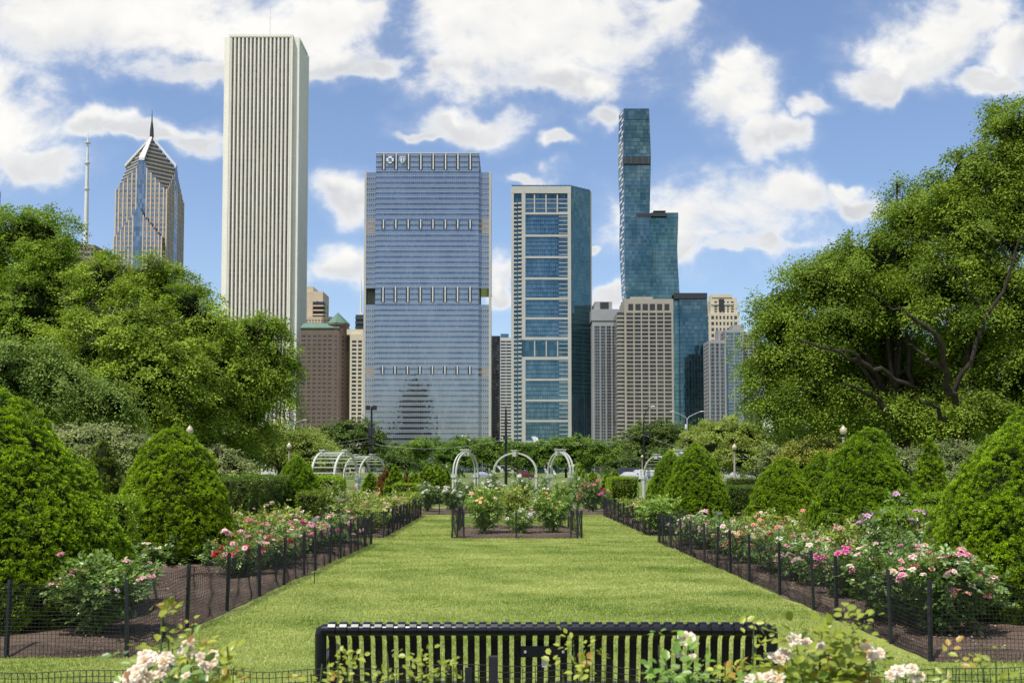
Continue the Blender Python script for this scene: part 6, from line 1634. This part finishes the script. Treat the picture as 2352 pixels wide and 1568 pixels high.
# --- concrete framed glass tower
def park_tower():
    Y = 711.0; r = thing('framed_tower', 'glass tower in a pale concrete frame with stacked balconies, right of the blue tower', 'tower', (0,0,0), 0, GTW)
    X = lambda px: at(px, 700, Y).x
    x0, xf = X(1174), X(1311); zt = gz(428,Y); yb = Y+40
    xs2, ys2 = at(1355,700,Y+13).x, Y+13
    foot = [(x0,Y+1.2),(xf,Y+1.2),(xf+.3,Y+1.4),(xs2-.3,ys2+.3),(xs2-.3,yb),(x0+.3,yb)]
    b = MB(); b.prism(foot, 0, zt-1.0); part('core', b, M['park_spandrel'], r)
    Zc = lambda yc: gz((400+yc/1.12)/1.7415, Y)          # rows read from an enlarged crop
    Xc = lambda xc: X((2000+xc/1.12)/1.7415)
    bandz = [Zc(v) for v in (508,608,704,800,890,978,1068,1159,1252,1345,1437,1530,1625)]
    fr = MB()
    xa, xb_, xc_, xd_, xe_ = Xc(62), Xc(97), Xc(114), Xc(304), Xc(319)
    fr.box(x0, xa, Y, Y+4, 0, zt)                         # outer pier
    fr.box(xb_, xc_, Y, Y+2, Zc(1070), zt-.01); fr.box(xb_+.01, xc_, Y+.002, Y+2, 0, Zc(1156))
    fr.box(xd_, xe_, Y-.05, Y+2.5, 0, zt-.02)
    fr.box(x0+.01, xe_-.01, Y-.10, Y+1.9, Zc(418), zt+.001)
    for z in bandz: fr.box(xc_-.02, xd_+.02, Y+.05, Y+1.6, z-.75, z+.75)
    for z in (Zc(1068), Zc(1156)): fr.box(xb_-.02, xd_+.03, Y+.02, Y+1.7, z-1.0, z+1.0)
    part('frame', fr, M['frame_conc'], r)
    # glazing by storeys
    F = ((xc_,Y+1.2),(1,0),(0,-1),xd_-xc_); fh = 3.08; nf = int((Zc(430))/fh)
    xbal = Xc(264)
    for j in range(nf):
        z0 = j*fh
        if z0+fh > Zc(430): break
        w = MB(); w.box(xc_+.02, xbal, Y+.95, Y+1.19, z0+.55, z0+fh); part('window_band', w, M['park_glass'], r)
        w = MB(); w.box(xbal+.05, xd_-.02, Y+1.05, Y+1.195, z0+.4, z0+fh)
        part('window', w, M['park_glass'], r)
        w = MB(); w.box(x0+1.0, xb_-.02, Y+2.3, Y+2.4, z0+.3, z0+fh); part('corner_window', w, M['park_glass'], r)
        s = MB(); s.box(xbal+.02, xd_-.01, Y+.28, Y+1.04, z0-.02, z0+.42); part('balcony', s, M['frame_conc'], r)
        s = MB(); xm = (xa+xb_)/2; s.box(xm-.1, xb_-.01, Y+.10, Y+2.29, z0-.1, z0+.30); s.box(xa-.01, xm-.6, Y+.15, Y+2.2, z0-.1, z0+.9); s.box(xm+.2, xb_+.02, Y-.35, Y+.099, z0-.1, z0+1.1); part('balcony', s, M['frame_conc'], r)
    d = MB(); xm = (xa+xb_)/2; d.box(xm-.15, xb_-.03, Y+2.41, Y+2.6, 0, Zc(470)); part('balcony_back', d, M['louvre'], r)
    # roof terrace and sky garden behind columns
    d = MB(); d.box(x0+3.5, xd_-.03, Y+1.21, Y+1.3, Zc(505), Zc(420)); d.box(xa+.02, xb_-.03, Y+2.2, Y+2.29, Zc(470), Zc(420)); part('terrace_recess', d, M['louvre'], r)
    for q in (155,207,258):
        c = MB(); xq = Xc(q); c.box(xq-.45, xq+.45, Y+.12, Y+1.15, Zc(503), Zc(424)); part('terrace_column', c, M['frame_conc'], r)
    for q in (444,462,485):
        c = MB(); c.box(xc_+.02, xd_-.02, Y+.5, Y+1.16, Zc(q)-.3, Zc(q)+.3); part('terrace_slab', c, M['grey_conc'], r)
    d = MB(); d.box(xc_, xd_, Y+.90, Y+.949, Zc(1148), Zc(1082)); part('sky_garden_glass', d, M['regis_c'], r)
    for q in (155,207,258):
        c = MB(); xq = Xc(q); c.box(xq-.4, xq+.4, Y+.3, Y+.88, Zc(1148), Zc(1078)); part('terrace_column', c, M['frame_conc'], r)
    for q in (1098,1092):
        pass
    # angled east side
    dx, dy = xs2-xf, ys2-(Y+1.2); L = math.hypot(dx,dy); dv = (dx/L,dy/L); nv = (dv[1],-dv[0]); FS = ((xe_,Y+.9),dv,nv,L)
    zl = Zc(1340)
    for j in range(int((zt)/fh)):
        z0 = j*fh; w = MB(); t = .35 if z0 > zl else .9
        quad_on(w, FS, .02, L+.2, t, z0+.12, z0+fh); part('window_band', w, M['park_side'] if z0 > zl else M['park_glass'], r)  # darker glass above, lighter below: differing reflections painted by colour
    b = MB(); o,_,_,_ = FS; b.face_box(o,dv,nv, 0, L+.3, -.5, .88, 0, zl+.5); b.face_box(o,dv,nv, .0, L+.25, -.5, .33, zl+.5, zt); part('side_wall', b, M['park_spandrel'], r)
    b = MB(); b.face_box(o,dv,nv, L+.26, L+1.2, -1, .5, zl, zt-.5); part('edge_pier', b, M['frame_conc'], r)
    b = MB(); b.box(x0+.3, xf+.6, Y+.2, Y+.3, zt+.002, zt+1.0); b.face_box(o,dv,nv,.2,L,.1,.25,zt+.001,zt+1.0); part('roof_rail', b, M['park_glass'], r)
    b = MB(); xk = X(1340); b.tube([(xk,Y+18,zt),(xk,Y+18,zt+2.5),(xk+4,Y+17,zt+6.5)], .18, 6); part('window_crane', b, M['grey_steel'], r)
    for px in (1195,1232,1237,1250,1300):
        b = MB(); b.tube([(X(px),Y+9,zt),(X(px),Y+9,zt+random.uniform(2.5,5.5))], .10, 5); part('antenna', b, M['grey_steel'], r)
park_tower()

# --- the waving teal tower of three stems
def wave_tower():
    Y = 1000.0; r = thing('waving_tower', 'tallest teal glass tower of three joined waving stems stepping down to the right', 'tower', (0,0,0), 0, GTW)
    X = lambda xc, yc: at((2000+xc/1.12)/1.7415, (400+yc/1.12)/1.7415, Y).x
    Z = lambda yc: gz((400+yc/1.12)/1.7415, Y)
    def stem(name, prof, mat, y0, depth, fh, gap=None, side=None):
        prof = [(Z(yc), X(l,yc), X(rr,yc)) for yc, l, rr in prof][::-1]
        zz = np.array([p[0] for p in prof]); ll = np.array([p[1] for p in prof]); rr = np.array([p[2] for p in prof])
        if zz[0] > 0: zz = np.r_[0,zz]; ll = np.r_[ll[0],ll]; rr = np.r_[rr[0],rr]
        mid = (ll.min()+rr.max())/2; yf = y0 + (0.30*(np.mean(rr-ll)-(rr-ll)))
        b = MB()
        for i in range(len(zz)-1):
            P = lambda j, e: [(ll[j]+e,yf[j]+e),(rr[j]-e,yf[j]+e),(rr[j]-e,y0+depth),(ll[j]+e,y0+depth)]
            b.prism(P(i,.25), zz[i]+.001, zz[i+1], 0, P(i+1,.25))
        part('core', b, M['regis_core'], r)
        z = 4.0; top = zz[-1]; n = 0
        while z+fh <= top+.6:
            a, c = z+.28, min(z+fh, top)
            if not (gap and a > gap[0]-2 and c < gap[1]+2):
                L0, L1, R0, R1, y_0, y_1 = np.interp(a,zz,ll), np.interp(c,zz,ll), np.interp(a,zz,rr), np.interp(c,zz,rr), np.interp(a,zz,yf), np.interp(c,zz,yf)
                w = MB(); w.add([(L0,y_0,a),(R0,y_0,a),(R1,y_1,c),(L1,y_1,c),(R0,y0+depth-.3,a),(R1,y0+depth-.3,c),(L0,y0+depth-.3,a),(L1,y0+depth-.3,c)], [(0,1,2,3),(1,4,5,2),(6,0,3,7)])
                part('window_band', w, M[mat], r); n += 1
            z += fh
    stem('a', [(38,555,668),(250,552,676),(292,552,676),(400,556,673),(520,560,671),(660,557,680),(800,560,677),(900,566,675),(1500,570,680)], 'regis_a', Y, 34, 4.1, (Z(288),Z(256)))
    b = MB(); b.box(X(553,270)-.05, X(674,270)+.05, Y-2.0, Y+1, Z(289), Z(255)); part('open_storeys', b, M['louvre'], r)
    for q in range(5):
        c = MB(); x = X(560+q*26,270); c.box(x-.6,x+.6,Y-2.3,Y-2.01,Z(289),Z(255)); part('column', c, M['regis_core'], r)
    b = MB(); b.box(X(557,40), X(667,40), Y-.7, Y+30, Z(88), Z(40)); part('crown_screen', b, M['regis_c'], r)
    stem('b', [(502,676,801),(580,676,799),(660,681,796),(760,679,800),(870,677,806),(1500,676,812)], 'regis_b', Y+2, 33, 4.1)
    b = MB(); b.box(X(690,500), X(745,500), Y+3, Y+15, Z(514)+4, Z(492)); b.box(X(612,514),X(748,514),Y-.9,Y+1.7,Z(522),Z(508)); part('roof_plant', b, M['louvre'], r)
    stem('c', [(868,800,924),(1000,805,930),(1200,806,935),(1440,808,937)], 'regis_c', Y-3, 33, 4.1)
    b = MB(); b.box(X(776,880), X(924,880), Y-5.2, Y-3.5, Z(893), Z(868)); part('roof_edge', b, M['louvre'], r)
    # narrow western side with its slanting white lattice
    zz = [Z(q) for q in (40,160,280,400,500,600,700,800,880)]; xo = [X(v,q) for v, q in ((542,40),(540,160),(538,280),(543,400),(547,500),(544,600),(546,700),(552,800),(555,880))]
    xi = [X(v,q) for v, q in ((556,40),(554,160),(552,280),(556,400),(559,500),(558,600),(557,700),(560,800),(565,880))]
    b = MB(); m = MB()
    for i in range(len(zz)-1):
        b.add([(xo[i],Y+20,zz[i]),(xi[i]-.15,Y-.3,zz[i]),(xi[i+1]-.15,Y-.3,zz[i+1]),(xo[i+1],Y+20,zz[i+1])], [(3,2,1,0)])
    part('west_face', b, M['regis_c'], r)
    zf = zz[-1]; b = MB(); j = 0
    while zf < zz[0]-4:
        f0 = np.interp(zf, zz[::-1], xo[::-1]); f1 = np.interp(zf, zz[::-1], xi[::-1])
        t0 = .1+.75*(j % 3)/3; 
        p = lambda t, z: (f0+(f1-f0)*t-.35, Y+20-20.3*t-.5, z)
        b.add([p(t0,zf),p(min(t0+.55,.98),zf),p(min(t0+.55,.98),zf+2.6),p(t0,zf+2.6)], [(0,1,2,3)]); zf += 4.1; j += 1
    part('lattice', b, M['white_steel'], r)
wave_tower()
r_ = None

# --- the other towers
def simple(name, label, px0, px1, Y, top, depth, floors, bs, be, wall, glass, **k):
    r, x0, x1, y0, y1, zt = tower_at(name, label, px0, px1, Y, top, depth)
    grid_tower(r, x0, x1, y0, y1, k.pop('z0', 0), zt, floors, bs, be, wall, glass, **k)
    return r, x0, x1, y0, y1, zt

# beige gridded tower
Y = 660.0; PXc = lambda xc: (2000+xc/1.12)/1.7415; PYc = lambda yc: (400+yc/1.12)/1.7415
r, x0, x1, y0, y1, zt = simple('beige_tower', 'beige concrete tower with a regular grid of dark windows in front of the teal tower', PXc(557), PXc(776), Y, PYc(893), 30, 40, 6, 5, 'beige_conc', glassmat('beige_tower_window', (.018,.017,.018), (.15,.13,.11), (1.9,3.6), .3, .1, .02, .45, (.12,.105,.09), .12), pier=.85, span=.30, rec=.8, cap=9.0, corner=1.3)
b = MB()
for i in range(6): b.box(x0+2+(x1-x0-4)*i/6+.6, x0+2+(x1-x0-4)*(i+1)/6-.6, y0+.02, y0+.045, zt-7.4, zt-3.0)
part('roof_opening', b, M['louvre'], r)
b = MB(); b.box(x0+9,x1-22,y0+6,y1-6,zt+.36,zt+2.2); b.box(x1-28,x1-13,y0+5,y1-6,zt+.36,zt+2.6); part('roof_house', b, M['beige_conc'], r)
for j in range(40):
    b = MB(); z = j*(zt-9)/40; b.box(x0-4.6, x0-.05, y0+2.5, y0+10, z+.2, z+1.5); part('balcony', b, M['beige_conc'], r)
b = MB(); b.box(x0-4.4, x0-.06, y0+4, y1-2, 0, zt-8); part('balcony_bay', b, M['dark_window'], r)

# grey tower with dark glass
r, x0, x1, y0, y1, zt = simple('grey_tower', 'grey concrete tower with thin floor lines right of the concrete framed tower', PXc(413), PXc(536), 708.0, PYc(990), 28, 48, 4, 3, 'grey_conc', 'grey_glass', pier=.7, span=.13, rec=.55, thin=3, cap=3.5, corner=1.6)
b = MB(); b.box(x0-.6,x1+.6,y0-.5,y1+.5,zt+.36,zt+8.5); part('crown', b, M['grey_conc'], r)
b = MB(); b.box(x0+2,x1-5,y0+3,y1-3,zt+8.51,zt+14.5); part('roof_house', b, M['grey_conc'], r)
for k2 in range(3):
    b = MB(); b.box(x0+6+k2*15,x0+12+k2*15,y0+2.6,y0+2.99,zt+9.0,zt+14); part('vent', b, M['louvre'], r)

# cream classical tower far right
r, x0, x1, y0, y1, zt = simple('cream_tower', 'cream stone tower with tall dark window slots, right of the teal tower', PXc(936), PXc(1072), 1120.0, PYc(955), 34, 26, 7, 4, 'cream_stone', 'dark_window', pier=2.0, span=.42, rec=.7, corner=2.6, cap=3)
xa, xb = at(PXc(944), PYc(900), 1122).x, at(PXc(1063), PYc(900), 1122).x; zm = gz(PYc(886), 1122)
grid_tower(r, xa, xb, y0+2, y1-2, zt+.4, zm, 5, 5, 4, 'cream_stone', 'dark_window', pier=2.2, span=.30, rec=.7, corner=4.0, cap=4)
b = MB(); b.box(xa+1, xa+24, y0+1.4, y0+20, zm+.36, gz(PYc(870),1122)); b.box(xa+.5, xa+25, y0+1.2, y0+20, zm-8, zm-6); part('turret', b, M['cream_stone'], r)
b = MB(); b.box(xa+9, xa+15, y0+1.15, y0+1.39, zm-15, zm-1.5); part('arched_window', b, M['louvre'], r)

# grey glass residential tower
r, x0, x1, y0, y1, zt = simple('grey_glass_tower', 'grey tower with pale vertical piers and glass bays, before the cream tower', PXc(935), PXc(1012), 930.0, PYc(1078), 26, 34, 3, 3, 'grey_conc', 'grey_glass', pier=1.0, span=.13, rec=.6, thin=2, corner=1.5)
xa = x1+.02; xb = at(PXc(1088), PYc(1050), 934).x; zm = gz(PYc(1030), 934)
grid_tower(r, xa, xb, 934.0, 958, 0, zm, 40, 2, 3, 'grey_conc', 'park_glass', pier=.8, span=.18, rec=.5, thin=4, corner=1.0)
b = MB(); b.box(x0+10, xa-4, 935, 950, zt+.36, zt+11); part('roof_house', b, M['grey_conc'], r)
b = MB(); b.box(xa+8, xb+2, 938, 954, zm+.36, zm+5.5); part('roof_house', b, M['grey_conc'], r)
simple('dark_banded_tower', 'grey banded tower half covered by the huge right tree', PXc(1078), PXc(1170), 960.0, PYc(1040), 30, 44, 3, 3, 'grey_conc', 'dark_window', pier=1.3, span=.28, rec=.7, corner=3.0)

# brown tower with the green turret
Y = 765.0
r, x0, x1, y0, y1, zt = simple('brown_tower', 'brown granite hotel tower with green copper roof and pointed turret', 690, 779, Y, 755, 34, 32, 7, 8, 'brown_granite', 'brown_window', pier=1.4, span=.52, rec=.4, thin=2, cap=5.0, corner=1.0)
b = MB(); b.box(x0,x1+.5,y0-.6,y1,zt+.36,zt+1.0); b.prism([(x0,y0-.4),(x1,y0-.4),(x1,y1),(x0,y1)], zt+1.01, gz(741,Y), 0, [(x0+2,y0+3),(x1-1,y0+3),(x1-1,y1-3),(x0+2,y1-3)]); part('roof', b, M['green_copper'], r)
cxx = at(776,740,Y+8).x; rad = 8.6; zb = gz(741,Y)
b = MB(); b.lathe([(rad,0),(rad,zb-2),(rad+.6,zb-1.5),(rad+.6,zb)], (cxx,Y+8.4,0), 20); part('turret', b, M['brown_granite'], r, True)
b = MB(); b.lathe([(rad+1.0,0),(.2,gz(714,Y)-zb)], (cxx,Y+8.4,zb+.01), 8); part('turret_roof', b, M['green_copper'], r)
TW = []
for j in range(31,-1,-1):
    zz = j*(zt-5)/32+ (zt-5)/32*.52
    for q in range(5):
        aa = R(-165+q*37); aw = R(6)
        P = lambda t, z: (cxx+(rad+.06)*math.cos(t), Y+8.4+(rad+.06)*math.sin(t), z)
        TW.append([P(aa-aw,zz),P(aa+aw,zz),P(aa+aw,zz+1.6),P(aa-aw,zz+1.6)])
for v in TW[:100]:
    b = MB(); b.add(v, [(0,1,2,3)]); part('turret_window', b, M['brown_window'], r)
b = MB()
for v in TW[100:]: b.add(v, [(0,1,2,3)])
part('turret_windows', b, M['brown_window'], r)['kind'] = 'stuff'
xe = at(804.5,800,Y+30).x
grid_tower(r, cxx+4, xe, Y+10, Y+36, 0, gz(757,Y+30), 32, 4, 8, 'brown_granite', 'grey_glass', pier=.9, span=.5, rec=.35, corner=.9, cap=3)

# beige tower behind the brown one
Y = 930.0
r, x0, x1, y0, y1, zt = simple('tan_tower', 'tan residential tower with curved balconies behind the brown tower', 690, 742, Y, 670, 30, 45, 3, 4, 'tan_stone', 'grey_glass', pier=4.5, span=.22, rec=.6, corner=4.0, cap=9, z0=40)
b = MB(); b.box(x0-2,x0+.55*(x1-x0),y0+2,y1-2,zt+.36,gz(657,Y)); part('roof_house', b, M['tan_stone'], r)
for j in range(9):
    b = MB(); z = zt-14-j*4.2; b.prism([(x1-9,y0-1.6),(x1+.5,y0-1.6),(x1+2.2,y0+3),(x1+2.2,y0+9),(x1-9,y0+9)], z, z+1.1); part('balcony', b, M['tan_stone'], r)
b = MB(); b.box(x1-9.5,x1+.8,y0-.4,y0+8,60,zt-9.5); part('balcony_recess', b, M['louvre'], r)
simple('tan_podium', 'lower tan block joined before the balconied tan tower above the green roof', 690, 762, Y-20, 728, 18, 30, 9, 3, 'tan_stone', 'dark_window', pier=1.6, span=.5, rec=.5, corner=2.0, z0=60)

# cream banded tower
r, x0, x1, y0, y1, zt = simple('cream_banded_tower', 'cream tower with wide dark window rows squeezed left of the blue tower', 804, 850, 757.0, 768, 22, 33, 3, 4, 'cream_stone', 'dark_window', pier=1.3, span=.40, rec=.9, corner=1.5, cap=4.5)
b = MB(); b.box(x0-3,x0+.62*(x1-x0),y0+3,y1,zt+.36,zt+4.5); part('roof_house', b, M['cream_stone'], r)

# far dark tower with white mast
Y = 1900.0; xa, xb = at(816,750,Y).x, at(850,750,Y).x; zt = gz(722,Y)
r = thing('dark_tower', 'far dark tapering tower with a white lattice mast left of the blue tower', 'tower', (0,0,0), 0, GTW)
b = MB(); b.prism([(xa-6,Y),(xb,Y),(xb,Y+40),(xa-6,Y+40)], 0, zt, 0, [(xa,Y+4),(xb-5,Y+4),(xb-5,Y+36),(xa,Y+36)]); part('body', b, M['dark_tower'], r)
for j in range(8):
    b = MB(); z = zt-8-j*9; b.box(xa-.8-j*.3, xb-4, Y+2, Y+3, z, z+4.0) if False else b.box(xa-.5, xb-4, Y+1, Y+2, z, z+3.5); part('window_band', b, M['grey_glass'], r)
xm = at(829,700,Y+15).x
b = MB(); b.tube([(xm,Y+15,zt),(xm,Y+15,zt+26),(xm,Y+15,zt+60),(xm,Y+15,zt+78)], [2.2,1.8,1.1,.3], 8); b.box(xm-5,xm+5,Y+12,Y+18,zt,zt+5); part('mast', b, M['white_steel'], r)

# towers in the gap between the two glass towers
simple('dark_slab_tower', 'dark slab tower in the gap right beside the blue tower', 1120, 1149, 905.0, 772, 30, 42, 3, 3, 'dark_tower', 'dark_window', pier=.5, span=.3, rec=.35, corner=.7)
r, x0, x1, y0, y1, zt = simple('striped_tower', 'white and grey striped tower in the gap left of the concrete framed tower', 1148.6, 1176, 880.0, 776, 28, 42, 2, 2, 'light_conc', 'grey_glass', pier=.4, span=.42, rec=.5, corner=.5)
b = MB(); b.box(x0+.5,x1-3,y0+1,y1-3,zt+.36,gz(766,880)); part('crown', b, M['park_glass'], r)

# the dark stepped tower standing south of the park, mirrored in the blue glass
r = thing('mirrored_tower', 'dark stepped tower south of the park whose reflection shows low in the blue glass tower', 'tower', (0,0,0), 0)
xm, ym = -200.0, -600.0; b = MB()
for x0, x1, z1 in ((-34,34,118),(-30,28,150),(-20,22,172),(-10,12,186)): b.box(xm+x0, xm+x1, ym-30-(z1-118)*.02, ym+(118-z1)*.05, 0, z1)
b.box(xm-75, xm-34.1, ym-30, ym, 0, 82)
part('wall', b, M['mauve_stone'], r)
for j in range(30):
    w = MB(); z = 4+j*3.8; quad_on(w, ((xm+34,ym),(-1,0),(0,1),68), 2, 66, .05, z, z+1.6); part('window_band', w, M['grey_glass'], r)
